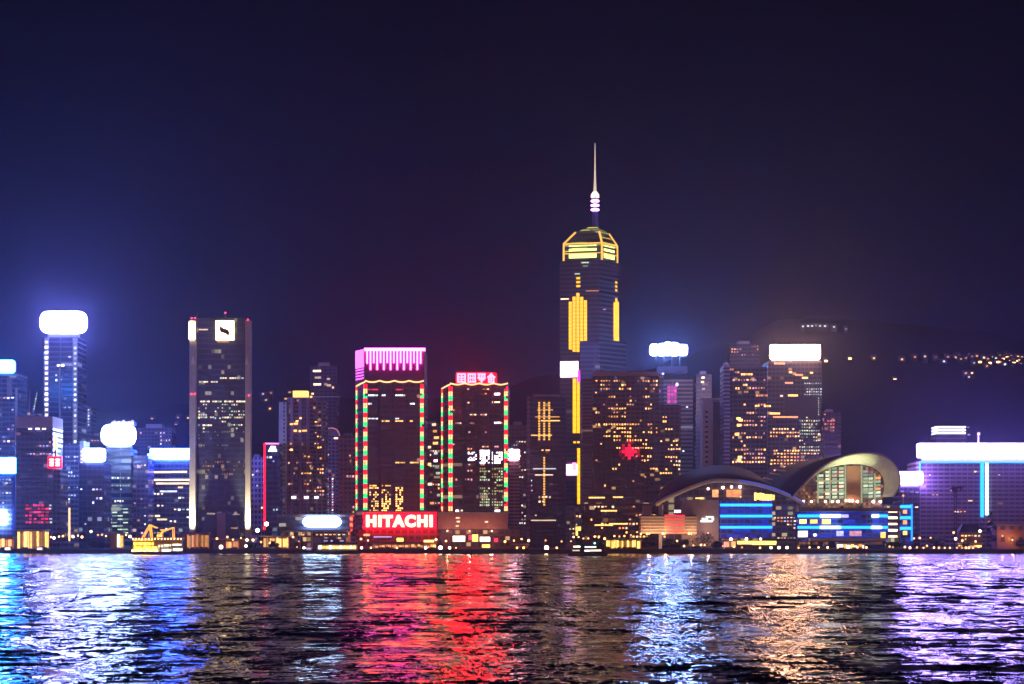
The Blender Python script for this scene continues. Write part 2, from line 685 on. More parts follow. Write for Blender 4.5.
build_water()
SHORE = 1300.0
structure('quay', MB().box(-1900, 1900, SHORE, SHORE + 8, -1.1, GZ), principled('quay_stone', (.10, .095, .10), .8))
structure('ground', MB().box(-2300, 2300, SHORE + 8, 5000, -1.1, GZ - .15), principled('asphalt', (.05, .05, .055), .8))
structure('promenade', MB().box(-1900, 1900, SHORE + 8, SHORE + 26, GZ - .146, GZ - .02), principled('paving', (.22, .20, .19), .7))

# wooded hills behind the city
ridge = [(-200, 455), (0, 440), (120, 418), (262, 398), (420, 405), (560, 380), (640, 372), (720, 346), (790, 323), (860, 321), (930, 334), (1024, 344),
         (1250, 385)]


def hill_z(px, k):
    for (a, za), (b, zb) in zip(ridge, ridge[1:]):
        if a <= px <= b:
            t = (px - a) / (b - a)
            t = t * t * (3 - 2 * t)
            return (CH + (HY - (za + (zb - za) * t)) * 1.6) * k
    return 20 * k


def build_hills():
    rnd = random.Random(3)
    rows = []
    for j in range(15):
        Y = 2300 + j * 90
        k = math.sin(min(1, (j / 10)) * math.pi / 2) if j <= 10 else 1 - (j - 10) * .14
        row = []
        for i in range(121):
            x = -1900 + i * 3800 / 120
            px = 512 + x * F / 3200
            row.append((x, Y, max(GZ - 1, hill_z(max(-199, min(1249, px)), k) + rnd.uniform(-7, 7) * min(1, k * 2))))
        rows.append(row)
    m = principled('hill_woods', (.030, .040, .026), .95, .05)
    structure('hills', MB().loft(rows), m, smooth=True)


build_hills()


def hill_at(px, Y):
    j = (Y - 2300) / 90
    k = math.sin(min(1, (j / 10)) * math.pi / 2) if j <= 10 else 1 - (j - 10) * .14
    return hill_z(512 + (px - 512) * Y / F * F / 3200, k)


# ------------------------------------------------------------------ buildings, from the left edge to the right
# tall blue glass tower cut by the left edge
t = Thing('office_tower', 'tall blue glass tower at the far left edge under a glowing cyan roof sign', 'building', -6, 1620)
t.box('wall', -34, 17, 376, None, 0, 34,
      facade('fa1', (.22, .24, .36), (.03, .05, .12), 3.9, 6, .35, .1, .05, (.6, .8, 1), .4, .10, (.15, .3, 1)))
t.rsign('roof_sign', -26, 15, 360, 373, -1, 1.5, M_SIGN_CYAN, 3)
t.box('parapet', -34, 17.3, 373.4, 376, -.4, 34.4, M_CONC)
t.box('corner_fin', 15.4, 17.6, 388, None, -.9, 0, M_PALE)
t.box('lift_core', 7, 12, 378, 396, -.7, 0, M_PINKSTONE)
t.panes(-2, 15, 392, 455, 4, 16, .12, [M_WVIO, M_WPINK, M_WCOOL], 3)
t.done()

t = Thing('office_block', 'mid-rise office block at the left edge with two cyan signs one above the other', 'building', -8, 1440)
t.box('wall', -40, 12.5, 474, None, 0, 30,
      facade('fa2', (.30, .30, .42), (.03, .05, .10), 3.4, 2.6, .4, .12, .12, (.5, .6, 1), .35, .12, (.25, .35, 1), 3))
t.rsign('roof_sign', -36, 16.5, 457.5, 473.5, -1, 1, M_SIGN_CYAN)
t.rsign('wall_sign', -24, 7, 511.5, 524.5, -1.6, -.1, M_SIGN_AZURE)
t.box('corner_fin', 12.6, 15.6, 475, None, -.6, 20, principled('blue_cladding', (.06, .08, .30)))
t.panes(-2, 12, 478, 508, 4, 9, .22, [M_WVIO, M_WCOOL], 5)
t.done()

# tower under the big blue-white sign
t = Thing('office_tower', 'slim pale tower with dotted light edges under a big blue-white roof sign', 'building', 60, 1760)
t.box('wall', 43, 78, 337, None, 0, 34,
      facade('fb', (.22, .22, .32), (.04, .05, .10), 4.4, 30, .3, .03, .1, (.6, .7, 1), .3, .03, (.25, .3, 1), 7))
t.rsign('roof_sign', 40.5, 86.5, 311.5, 333, -1, 2, M_SIGN_BLUE, 6.5)
t.box('sign_frame', 48, 78, 333.6, 337, 0, 8, M_STEEL)
t.box('centre_mullion', 59, 60.6, 366, None, -.8, 0, M_PALE)
for a, b in ((44.5, 49), (73, 77.5)):
    t.box('corner_pier', a, b, 338, None, -1.2, 0, M_PALE)
for k in range(27):
    yy = 341 + k * 5.2
    t.pane(45.4, 48.2, yy, yy + 2.5, M_WWHITE if k < 16 else M_WCOOL, y=-1.25, name='edge_light')
    t.pane(74.4, 76.5, yy + .8, yy + 3, M_WCOOL, y=-1.25, name='edge_light')
t.pane(57, 60, 364.5, 366.5, M_WWHITE)
t.pane(61.3, 64, 364.5, 366.5, M_WWHITE)
t.panes(50, 72, 350, 470, 5, 26, .05, [M_WVIO, M_WCOOL], 9)
t.done()

# slim masts between
t = Thing('slim_tower', 'slim dark tower with a lit green mast behind the grey-topped block', 'building', 30, 1850)
t.box('wall', 24, 36, 412, None, 0, 18, facade('fs', (.25, .2, .3), (.03, .03, .06), lit=.1, seed=11))
MB().tube([(t.x(28), 4, t.z(412)), (t.x(29), 4, t.z(389))], .9, 6, .4).build('mast', M_PINKSTONE, t.o)
for k in range(7):
    t.pane(32.5 + k * .45, 34 + k * .45, 408 - k * 2.5, 409.2 - k * 2.5, M_WGREEN, y=3, name='mast_light')
MB().tube([(t.x(32.4), 4, t.z(412)), (t.x(36.2), 4, t.z(391))], .5, 6, .3).build('mast', M_STEEL, t.o)
t.done()

t = Thing('office_block', 'dark block with a pale grey parapet, red lit shopfloors and small red sign', 'building', 34, 1400)
fm = facade('fc', (.20, .18, .30), (.03, .03, .07), 3.7, 3.2, .45, .12, .08, (.9, .5, .8), .25, .07, (.3, .28, 1), 13)
t.box('wall', 16, 53, 428, None, 0, 30, fm)
t.box('parapet', 16, 53, 416.5, 428, -1.2, 30.5, principled('grey_parapet', (.66, .55, .55)))
for q in (28.5, 36, 42.5):
    t.pane(q, q + 3.6, 428.2, 429.6, M_WWHITE, y=-.6, name='downlight')
t.box('annexe', 53, 60, 470, None, 1, 26, facade('fc2', (.16, .14, .25), (.02, .02, .05), 3.7, 3.2, lit=.1, seed=14))
t.box('neon_column', 54.2, 57.2, 434, 450, -1.2, .2, M_NCREAM)
t.box('sign_post', 54.6, 56.8, 450, 470, -.6, .4, M_STEEL)
sg = t.box('red_sign', 48.5, 62.5, 456.5, 468.5, -2.4, -.6, M_NRED)
g = MB()
for ox in (50.4, 56.4):
    for (a, b, c, d) in ((0, 4.2, 0, 1.1), (1.5, 2.7, 0, 6.6), (0, 4.2, 3, 4), (.2, 4.0, 5.8, 6.8)):
        g.box(t.x(ox + a), t.x(ox + b), -2.7, -2.38, t.z(459.2 + d), t.z(459.2 + c))
g.build('sign_character', emit('glyph_white', (1, .8, .8), 7), sg)
rnd = random.Random(8)
for j in range(6):
    for i in range(7):
        if rnd.random() < .7:
            a = 25 + i * 4 + rnd.random()
            t.pane(a, a + rnd.uniform(2, 3.6), 504.5 + j * 3.4, 506.2 + j * 3.4, M_WRED if i < 6 else M_WCOOL)
t.panes(26, 52, 440, 456, 8, 4, .3, [M_WPINK, M_WVIO], 22)
t.done()

t = Thing('narrow_block', 'narrow tower with a column of white lights left of the square white sign', 'building', 78, 1500)
t.box('wall', 64, 80, 444, None, 0, 22, facade('fd', (.22, .2, .34), (.03, .03, .08), 3.6, 3, lit=.14, litcol=(.9, .8, 1), lits=.5, seed=17))
t.box('corner_pier', 80, 84, 441, None, -.8, 20, M_PALE)
for k in range(22):
    t.pane(81, 83, 447 + k * 3.7, 449 + k * 3.7, M_WWARM if k < 16 else M_WCOOL, y=-.85, name='edge_light')
t.box('podium', 69, 84, 508, None, -8, -.9, facade('fd2', (.3, .26, .3), (.05, .05, .07), 3.6, 3, lit=.3, lits=.6, seed=18))
t.box('neon_column', 71, 72.6, 508, 541, -8.5, -8, M_NCREAM)
t.panes(65, 79, 455, 505, 5, 13, .16, [M_WCOOL, M_WVIO], 29)
t.done()

t = Thing('background_tower', 'small distant tower with a dotted white edge behind the white signs', 'building', 84, 1950)
t.box('wall', 76, 91, 407, None, 0, 25, facade('fg0', (.16, .2, .3), (.02, .03, .06), lit=.06, seed=19))
MB().ball((t.x(80.5), 2, t.z(405.4)), 1.6).build('roof_lamp', emit('lamp_greenish', (.8, 1, .5), 5), t.o)
for k in range(6):
    t.pane(88, 89.2, 409 + k * 3, 410.6 + k * 3, M_WCOOL, name='edge_light')
t.done()

t = Thing('office_block', 'dark blue glass block with a small square white roof sign', 'building', 92, 1450)
t.box('wall', 79, 104, 463, None, 0, 26, facade('fe', (.06, .08, .20), (.02, .03, .09), 3.8, 3.5, .25, .12, .05, (.7, .8, 1), .4, .05, (.15, .2, 1), 21))
t.rsign('roof_sign', 83.5, 105, 448.5, 461, -2, 2, M_SIGN_ICE)
t.box('sign_frame', 85, 103, 461.1, 463, 0, 4, M_STEEL)
t.panes(80, 103, 470, 535, 6, 15, .05, [M_WCOOL, M_WVIO], 31)
t.done()

t = Thing('office_block', 'pale striped block with lit floor bands under a large white roof sign', 'building', 120, 1510)
t.box('wall', 104, 131, 448, None, 0, 26, facade('ff', (.36, .38, .40), (.03, .04, .06), 5.2, 40, .42, .02, .12, (.9, 1, .8), .3, .06, (.3, .4, .7), 23))
t.box('wing', 131.2, 147, 455, None, 5, 30, facade('ff2', (.2, .17, .34), (.04, .03, .09), 3.7, 3.2, lit=.2, litcol=(1, .7, .8), lits=.5, seed=24))
t.rsign('roof_sign', 101.5, 135.5, 424.5, 445.6, -1, 2, M_SIGN_ICE, 6)
t.box('sign_frame', 106, 131, 446.1, 448, 0, 6, M_STEEL)
for k, q in enumerate((112, 116, 121, 127, 130)):
    t.pane(q, q + 2, 419.5 + (k % 2), 421 + (k % 2), M_WPINK, y=6, name='roof_lamp')
t.box('plant_room', 110, 132, 421.2, 424.3, 6.2, 20, M_CONC)
for j in range(10):
    for i in range(4):
        if (i * 7 + j * 5) % 3:
            t.pane(107 + i * 5.4, 111.8 + i * 5.4, 505 + j * 3.4, 506.3 + j * 3.4, M_WGREEN)
t.panes(106, 130, 476, 503, 9, 7, .2, [M_WWARM, M_WGREEN, M_WCOOL], 33)
t.panes(132, 146, 463, 535, 4, 17, .14, [M_WPINK, M_WORANGE, M_WCOOL], 34, y=5)
t.done()

t = Thing('office_block', 'wide dark block with white floor strips under a long blue-white sign', 'building', 170, 1540)
t.box('wall', 147, 191, 462, None, 0, 26, facade('fg', (.20, .26, .44), (.02, .03, .06), 3.8, 3.2, .35, .1, .05, (.8, .9, .9), .3, .05, (.12, .25, .8), 27))
t.rsign('roof_sign', 150.5, 190.5, 448.5, 459.5, -2, 3, M_SIGN_DEEP, .8)
t.rsign('roof_sign', 148, 150.4, 454, 459.5, -2, 2.9, M_SIGN_DEEP, .4)
t.box('sign_frame', 149, 190, 459.6, 462, 0, 5, M_STEEL)
for (a, b, y) in ((154, 171, 471.2), (171.5, 187, 471), (153, 190, 479), (156, 189, 482.6), (178, 183, 486.5), (155, 160, 515), (157, 167, 518.6), (160, 177, 490.5)):
    t.pane(a, b, y, y + 1.8, M_WCOOL if y == 490.5 else M_WWARM, name='lit_floor')
t.panes(148, 190, 492, 535, 10, 11, .04, [M_WCOOL, M_WWARM], 36)
t.done()

# dark tower between two floodlit fins
t = Thing('office_tower', 'dark slab tower between two floodlit pale fins with a white square logo', 'building', 221, 1490)
t.box('wall', 197, 246, 318, None, 0, 30, facade('fh', (.035, .036, .055), (.015, .02, .035), 3.9, 2.4, .3, .08, .14, (1, .85, .5), .28, .03, (.2, .3, .8), 41))
for a, b in ((190.6, 196.6), (246.2, 251.4)):
    t.box('fin', a, b, 321, None, -6, 3, M_PALE)
    fx = (t.x(a) + t.x(b)) / 2
    MB().box(fx - 1.5, fx + 1.5, -14, -12.4, 0, 1.6).build('floodlight', M_DARK, t.o)
    ld = bpy.data.lights.new('fin_flood', 'SPOT')
    ld.energy = 700000
    ld.color = (1, .86, .52)
    ld.spot_size = R(34)
    ld.spot_blend = .8
    ld.shadow_soft_size = 1.0
    lo = bpy.data.objects.new('fin_flood', ld)
    COL.objects.link(lo)
    lo.parent = t.o
    lo.location = (fx, -13, 2.4)
    lo.rotation_euler = (R(167), 0, 0)
for a, b in ((192, 196.6), (246, 250)):
    MB().xz([(t.x(a), t.z(365)), (t.x(b), t.z(365)), (t.x((a + b) / 2), t.z(356))], -6.6, -6.02).build('fin_step', M_WHITE, t.o)
sg = t.box('logo_panel', 216, 234, 321, 340, -1.6, -.2, M_LOGO)
sw = spline([(221.9, 323.8), (220.6, 327.6), (222.6, 330.4), (226.6, 331.8), (229, 334.4), (228.2, 338)], 6)
wd = [.8 + 1.35 * math.sin(math.pi * i / (len(sw) - 1)) for i in range(len(sw))]
up = [(t.x(p.x + w * .6), t.z(p.y - w)) for p, w in zip(sw, wd)]
lo_ = [(t.x(p.x - w * .6), t.z(p.y + w)) for p, w in zip(sw, wd)]
MB().xz(up + lo_[::-1], -1.9, -1.58).build('logo_mark', principled('logo_brown', (.16, .07, .02)), sg)
t.box('logo_panel', 190.4, 196.4, 323, 340, -7.2, -6.05, M_LOGO)
t.pane(199, 208, 329, 330.2, M_WWARM)
t.pane(217, 229, 341.3, 342.3, M_WORANGE)
for (q, y) in ((193, 319), (196.5, 319), (225, 312.5), (249, 320.5), (193, 394.5), (196.4, 394.5), (250, 396)):
    MB().ball((t.x(q), -6.4 if y != 312.5 else 2, t.z(y)), .62).build('obstruction_lamp', M_OBST, t.o)
MB().tube([(t.x(225), 2, t.z(318)), (t.x(225), 2, t.z(312.9))], .2, 6).build('mast', M_STEEL, t.o)
MB().tube([(t.x(194), 2, t.z(321)), (t.x(197.5), 2, t.z(312.5))], .3, 6).build('mast', M_STEEL, t.o)
for (a, b, y) in ((220, 246, 377.4), (199, 220, 381.2), (198, 246, 400.8), (198, 216, 416.6), (222, 245, 416.8), (198, 214, 424.6)):
    n = int((b - a) / 2.4)
    for i in range(n):
        if (i * 11 + int(y)) % 5 != 0:
            t.pane(a + i * 2.4, a + i * 2.4 + 1.9, y, y + 1.4, M_WWARM if i % 3 else M_WGREEN)
t.panes(198, 245, 403, 447, 20, 13, .2, [M_WWARM, M_WGREEN], 44, run=.3)
t.panes(198, 245, 460, 480, 20, 5, .10, [M_WWARM, M_WORANGE], 45, run=.4)
# the portal at its foot
MB().prism([(t.x(200), -5), (t.x(243), -5), (t.x(243), -.3), (t.x(200), -.3)], 0, t.z(515),
           [(t.x(206), -4), (t.x(237), -4), (t.x(237), -.3), (t.x(206), -.3)]).build('entrance_base', principled('blue_granite', (.05, .06, .10), .3), t.o)
t.box('portal', 218, 226.5, 513, None, -6, -4.2, M_PINKSTONE)
t.pane(208, 216, 513, 514.6, M_WWARM, y=-5.2)
t.pane(233, 240, 514, 515, M_WWARM, y=-1)
t.pane(232, 239, 527.6, 528.6, M_WGOLD, y=-5.2)
t.done()

t = Thing('apartment_block', 'pinkish block with a close grid of dark windows beside the finned tower', 'building', 257, 1640)
t.box('wall', 248, 264, 457, None, 0, 22, facade('fi', (1.0, .78, .9), (.10, .07, .14), 4.4, 3.0, .45, .42, .05, (1, .8, .8), .3, .03, (.5, .4, .9), 47))
roof_kit(t, 250, 262, 457, 3)
t.panes(249, 263, 462, 535, 6, 20, .05, [M_WPINK, M_WWARM], 48)
t.done()

t = Thing('office_tower', 'blue glass tower outlined in red neon with a white triangle on top', 'building', 272, 1560)
t.box('wall', 265, 280, 444, None, 0, 22, facade('fj', (.10, .12, .20), (.02, .04, .08), 4, 4, .3, .1, .05, (.8, .9, 1), .3, .06, (.2, .4, .9), 51))
t.box('neon_line', 263.8, 265.6, 443, 530, -1, .3, M_NRED)
t.box('neon_line', 265.7, 279, 443, 444.2, -1, .3, emit('neon_violet', (1, .2, .7), 3))
MB().xz([(t.x(268.4), t.z(451.5)), (t.x(277), t.z(451.5)), (t.x(275), t.z(446.2)), (t.x(271), t.z(446.2))], -1, -.1).build('crown_sign', emit('sign_triangle', (.7, .8, 1), 6), t.o)
t.panes(266, 279, 455, 525, 4, 16, .12, [M_WCOOL, M_WVIO], 52)
t.done()

t = Thing('apartment_tower', 'tall brown apartment tower with a pale floodlit side wing and yellow lit roof', 'building', 303, 1580)  # no floodlight on the side wing, its colour and panes imitate it
fm = facade('fk', (.42, .26, .27), (.03, .02, .04), 3.2, 4.2, .4, .35, .05, (1, .6, .3), .4, .04, (.6, .3, .5), 55)
t.box('wall', 287.2, 313, 399, None, 0, 26, fm)
t.box('wing', 313.2, 325, 401, None, 3, 26, fm)
t.box('side_wing', 279, 287, 402, None, -1, 22, facade('fk2', (.95, .92, .70), (.12, .12, .10), 3.2, 5, .35, .72, .1, (1, .9, .6), .5, .16, (.7, .8, .4), 56))  # light on this wing put into its pale colour and pane glow
t.box('roof_lantern', 292.6, 307.2, 390.6, 397, 2, 12, M_SHOP)
t.box('parapet', 286.8, 313.4, 397.3, 399, -.5, 26.4, M_CONC)
for q, y in ((284.5, 398), (288.5, 391.5), (310, 396), (311.5, 393), (297, 399.6)):
    t.pane(q, q + 2.4, y, y + 1.6, M_WGOLD, y=-.6, name='roof_lamp')
for a in (290.5, 299, 306):
    t.box('pier', a, a + 3, 399.2, None, -1.1, 0, M_PINKSTONE)
for (a, b, y) in ((299.6, 302, 417.5), (296, 298.4, 420.5), (290, 293, 423.5), (294, 298, 423), (294, 297, 430), (299, 301, 430.4), (302.4, 307, 430), (290, 292, 443), (290, 293, 449), (304, 306, 455.5), (308, 310, 456)):
    t.pane(a, b, y, y + 1.6, M_WGOLD, y=-1.15)
t.panes(288, 312, 454, 500, 9, 13, .12, [M_WGOLD, M_WORANGE, M_WWARM], 57, y=-1.15)
t.panes(314, 324, 420, 500, 4, 22, .14, [M_WGOLD, M_WORANGE, M_WPINK], 58, y=3)
for q in (292, 304.5, 314.5):
    t.pane(q, q + 4, 496.4, 498.6, M_WWHITE, y=-1.2, name='wall_lamp')
t.done()

t = Thing('apartment_tower', 'distant dark tower with a few lit penthouse windows behind the brown apartments', 'building', 323, 1850)
t.box('wall', 310, 337, 366, None, 0, 26, facade('fl', (.13, .09, .14), (.03, .02, .04), 3.3, 4, .4, .3, .02, (1, .7, .4), .3, .03, (.6, .3, .7), 61))
for (a, b, y) in ((313, 321, 370), (315, 321, 376.6), (313.5, 321, 383.4), (327, 330, 378), (327, 331, 384.4), (332, 334, 386.6)):
    t.pane(a, b, y, y + 2, M_WWARM)
t.box('crane_boom', 313, 341, 396.4, 397.3, -1.6, -.8, M_PALE)
roof_kit(t, 312, 336, 366, 5)
t.done()

t = Thing('apartment_tower', 'round-topped pinkish tower with columns of dotted lights left of the magenta-crowned tower', 'building', 331, 1700)
t.box('wall', 323, 340, 436, None, 0, 22, facade('fm1', (.55, .32, .42), (.05, .03, .06), 3.3, 3.2, .4, .3, .05, (1, .6, .6), .3, .05, (.7, .3, .6), 63))
MB().xz([(t.x(331.5) + 6.4 * math.cos(R(a)), t.z(436) + 6.4 * math.sin(R(a))) for a in range(0, 181, 15)], 0, 16).build('arched_crown', M_PINKSTONE, t.o)
pts = [(t.x(331.5) + 6.9 * math.cos(R(a)), -.3, t.z(436) + 6.9 * math.sin(R(a))) for a in range(-20, 201, 10)]
MB().tube(pts, .35, 6).build('crown_light', emit('neon_dim_pink', (1, .35, .45), .7), t.o)
t.pane(334, 338, 437.5, 439, M_WWARM)
t.pane(326, 329, 454, 455.6, M_WWARM)
for k in range(15):
    for q in (327, 332):
        t.pane(q, q + 1.2, 478 + k * 2.6 + .3, 479.4 + k * 2.6, M_WPINK if k % 3 else M_WWHITE, name='edge_light')
t.done()

t = Thing('office_block', 'plain reddish brown block just left of the magenta-crowned tower', 'building', 347, 1620)
t.box('wall', 338, 357, 436, None, 0, 22, facade('fn', (.62, .28, .27), (.06, .03, .04), 3.8, 3.4, .5, .3, .04, (1, .5, .3), .4, .05, (.9, .25, .35), 66))
t.panes(340, 355, 448, 520, 5, 14, .06, [M_WORANGE, M_WPINK], 67)
roof_kit(t, 339, 356, 436, 7)
t.done()

t = Thing('exhibition_hall', 'low dark waterfront hall with a long blown-out blue-white sign on its roof', 'building', 312, 1380)
t.box('wall', 279, 350, 516.5, 531, 0, 24, facade('fo', (.10, .10, .16), (.02, .02, .04), 4.4, 6, .5, .1, .03, (1, .9, .7), .4, .02, (.3, .4, .9), 69))
t.box('roof_edge', 277, 351.5, 514.6, 516.4, -1, 25, M_CONC)
t.rsign('roof_sign', 303, 341.5, 516.8, 527, -3, -.4, emit('sign_ice_soft', (.40, .62, 1.0), 22), 4)
t.box('canopy', 288, 348, 530.2, 532, -10, 24, M_PALE)
t.box('ground_floor', 281, 348, 532.1, None, 1, 22, facade('fo2', (.25, .16, .10), (.06, .04, .03), 4, 3, .3, .2, .25, (1, .6, .2), .8, .1, (1, .5, .2), 70))
t.panes(284, 346, 533, 543, 14, 3, .25, [M_WGOLD, M_WORANGE, M_WWARM], 71, y=1)
for q in (290, 301, 313, 325, 337, 347):
    t.box('column', q, q + .8, 532, None, -9, -8.4, M_PALE)
t.done()


# the two towers edged with red, cream and green lights
def light_strip(t, a, b, z0, z1, u0, u1, seg, phase):
    """a strip of coloured lamp boxes, each colour block two lamps tall and, where wide, two lamps broad"""
    m = MB()
    z, k = z1, phase
    rr = random.Random(int(u0 * 91 + z1))
    cols = 2 if u1 - u0 > 1.8 else 1
    w = (u1 - u0) / cols
    while z > z0 + .5:
        m.cur = k % 3
        for c in range(cols):
            for h in range(2):
                zt_ = z - h * seg / 2
                if rr.random() < .03 or zt_ - seg / 2 < z0 - .2:
                    continue
                j = rr.uniform(0, .12)
                m.fbox(a, b, u0 + c * w + .12 + j, u0 + (c + 1) * w - .12, zt_ - seg / 2 + .12, zt_ - .12 + j, .05, .55 + j)
        z -= seg
        k += 1
    m.build('light_strip', [M_NRED, M_NCREAM, M_NGREEN], t.o)


def edged_tower(label, c0, f0, f1, top, strip_top, px, Y, seed):
    t = Thing('office_tower', label, 'building', px, Y)
    A, B, C = (t.x(c0), 16), (t.x(f0), 0), (t.x(f1), 0)
    poly = [A, B, C, (C[0] + 1, 34), (A[0] + 1, 36)]
    m = facade('fq%d' % seed, (.12, .085, .10), (.035, .02, .035), 3.85, 9.2, .38, .12, .03, (1, .6, .4), .3, .035, (.8, .25, .5), seed)
    MB().prism(poly, 0, t.z(strip_top)).build('wall', m, t.o)
    L = (Vector(B) - Vector(A)).length
    Wd = C[0] - B[0]
    z0, z1 = t.z(511), t.z(strip_top + 2)
    seg = 3.45
    light_strip(t, A, B, z0, z1, .1, 2.0, seg, 0)
    light_strip(t, A, B, z0, z1, L - 2.0, L - .1, seg, 0)
    light_strip(t, B, C, z0, z1, .15, 1.75, seg, 0)
    light_strip(t, B, C, z0, z1, Wd - 2.9, Wd - .15, seg, 0)
    # piers between the bays
    for k in range(1, 4):
        u = Wd * k / 4
        MB().fbox(B, C, u - .55, u + .55, 0, t.z(strip_top + 1), .02, .5).build('pier', M_DARK, t.o)
    # draped string of cream lamps along the top edge
    pts = []
    for k in range(33):
        uu = k / 32
        pts.append((B[0] + Wd * uu, -1, t.z(strip_top) + .9 - 1.1 * abs(math.sin(uu * math.pi * 4))))
    MB().tube(pts, .48, 6).build('string_light', M_NCREAM, t.o)
    MB().tube([(A[0], A[1] - 1, t.z(strip_top + 2.6)), ((A[0] + B[0]) / 2, 7.4, t.z(strip_top + 1)), (B[0], -1, t.z(strip_top))], .5, 6).build('string_light', M_NCREAM, t.o)
    return t, A, B, C, Wd


t, A, B, C, Wd = edged_tower('tall dark tower with a glowing magenta crown and red sign at its foot', 354.6, 365, 424, 348, 382, 390, 1450, 73)
zt, zb = t.z(348.2), t.z(382)
MB().prism([(A[0] - .3, A[1]), (B[0], -.3), (C[0], -.3), (C[0] + .7, 33), (A[0] + .7, 35)], zb + .3, zt - 1).build('crown_wall', principled('violet_wall', (.12, .04, .12)), t.o)
MB().fbox(B, C, -.4, Wd + 1, zt - 2.1, zt, .4, 1.6).build('crown_edge_light', M_MAGENTA, t.o)
for k in range(17):
    u = 1.6 + k * (Wd - 4) / 16
    hgt = (8.5, 13.5)[k % 2] if k not in (0, 16) else 9
    MB().fbox(B, C, u - .55, u + .55, zt - 2.2 - hgt, zt - 2.2, .35, 1.1).build('crown_light', M_MAGENTA, t.o)
L = (Vector(B) - Vector(A)).length
MB().fbox(A, B, .2, L - 1.2, t.z(367), zt - .6, .3, .8).build('crown_panel', M_MAGPANEL, t.o)
for k in range(4):
    MB().fbox(A, B, .4, L - 2, t.z(369.5 + k * 3), t.z(368.4 + k * 3), .3, .8).build('crown_panel', M_MAGPANEL, t.o)
t.box('roof_plant', 372, 415, 346.6, 348.6, 6, 24, M_CONC)
for j, (y, pr) in enumerate(((389, .5), (394.5, .8), (403, .75), (418, .2), (420.5, .8), (462, .45))):
    for bay in range(4):
        rr = random.Random(100 + j * 7 + bay)
        if rr.random() > pr:
            continue
        ba = 367.2 + bay * 13.6
        n = rr.randint(2, 5)
        for i in range(n):
            t.pane(ba + 1 + i * 2, ba + 2.6 + i * 2, y, y + 1.2 + (j in (1, 2)) * .4, M_WRED if j == 0 else M_WGOLD if j > 3 else M_WCOOL)
for bay in range(3):                         # lit lower floors behind three bays
    a = 369.5 + bay * 12.2
    rr = random.Random(300 + bay)
    for j in range(12):
        for i in range(5):
            if rr.random() < .62 and not (j < 3 and bay == 2 - j):
                t.pane(a + i * 1.9, a + i * 1.9 + 1.3, 485 + j * 2.25, 486.4 + j * 2.25, M_WGOLD)
sg = t.box('red_sign', 364, 436.5, 513.2, 528.8, -5, -3, M_PANEL_RED)
t.box('podium', 356, 440, 529.5, None, -2.8, 20, facade('fp1', (.30, .12, .12), (.06, .03, .04), 4.6, 5, .4, .25, .1, (1, .6, .3), .5, .05, (1, .2, .3), 75))
t.box('podium_deck', 364, 438, 511, 512.4, -5, 0, M_CONC)
cu = bpy.data.curves.new('letters', 'FONT')
cu.body = 'HITACHI'
cu.size = 10
cu.extrude = .25
cu.offset = .62
cu.space_character = 1.22
cu.align_x = 'CENTER'
tmp = bpy.data.objects.new('letters', cu)
COL.objects.link(tmp)
bpy.context.view_layer.update()
me = bpy.data.meshes.new_from_object(tmp.evaluated_get(bpy.context.evaluated_depsgraph_get()))
bpy.data.objects.remove(tmp)
co = np.empty(len(me.vertices) * 3, dtype=np.float32)
me.vertices.foreach_get('co', co)
co = co.reshape(-1, 3)
lo3, hi3 = co.min(0), co.max(0)
x0, x1, z0, z1 = t.x(366.6), t.x(433), t.z(527.2), t.z(515)
nx = x0 + (co[:, 0] - lo3[0]) / (hi3[0] - lo3[0]) * (x1 - x0)
nz = z0 + (co[:, 1] - lo3[1]) / (hi3[1] - lo3[1]) * (z1 - z0)
ny = -5.35 - (co[:, 2] - lo3[2]) / (hi3[2] - lo3[2]) * .5
me.vertices.foreach_set('co', np.stack([nx, ny, nz], -1).astype(np.float32).ravel())
me.materials.clear()
me.materials.append(M_LETTER)
lt = bpy.data.objects.new('sign_lettering', me)
COL.objects.link(lt)
lt.parent = sg
for (a, b, y0, y1, m) in ((397, 403.5, 538, 541.5, M_SHOP), (397.5, 404, 544, 547, M_SHOPO), (381, 394, 548, 549.5, M_SHOPW), (407, 418, 548, 549.5, M_SHOPW), (364, 370, 534, 536, M_WORANGE), (424, 434, 540, 545, M_WGOLD), (374, 392, 536.5, 537.3, M_WVIO)):
    t.pane(a, b, y0, min(y1, 548.2) if y0 < 547 else y1 - 1.6, m, y=-2.9, name='shop_window') if y0 < 547 else t.pane(a, b, 545.8, 547.4, m, y=-2.9, name='shop_window')
t.done()

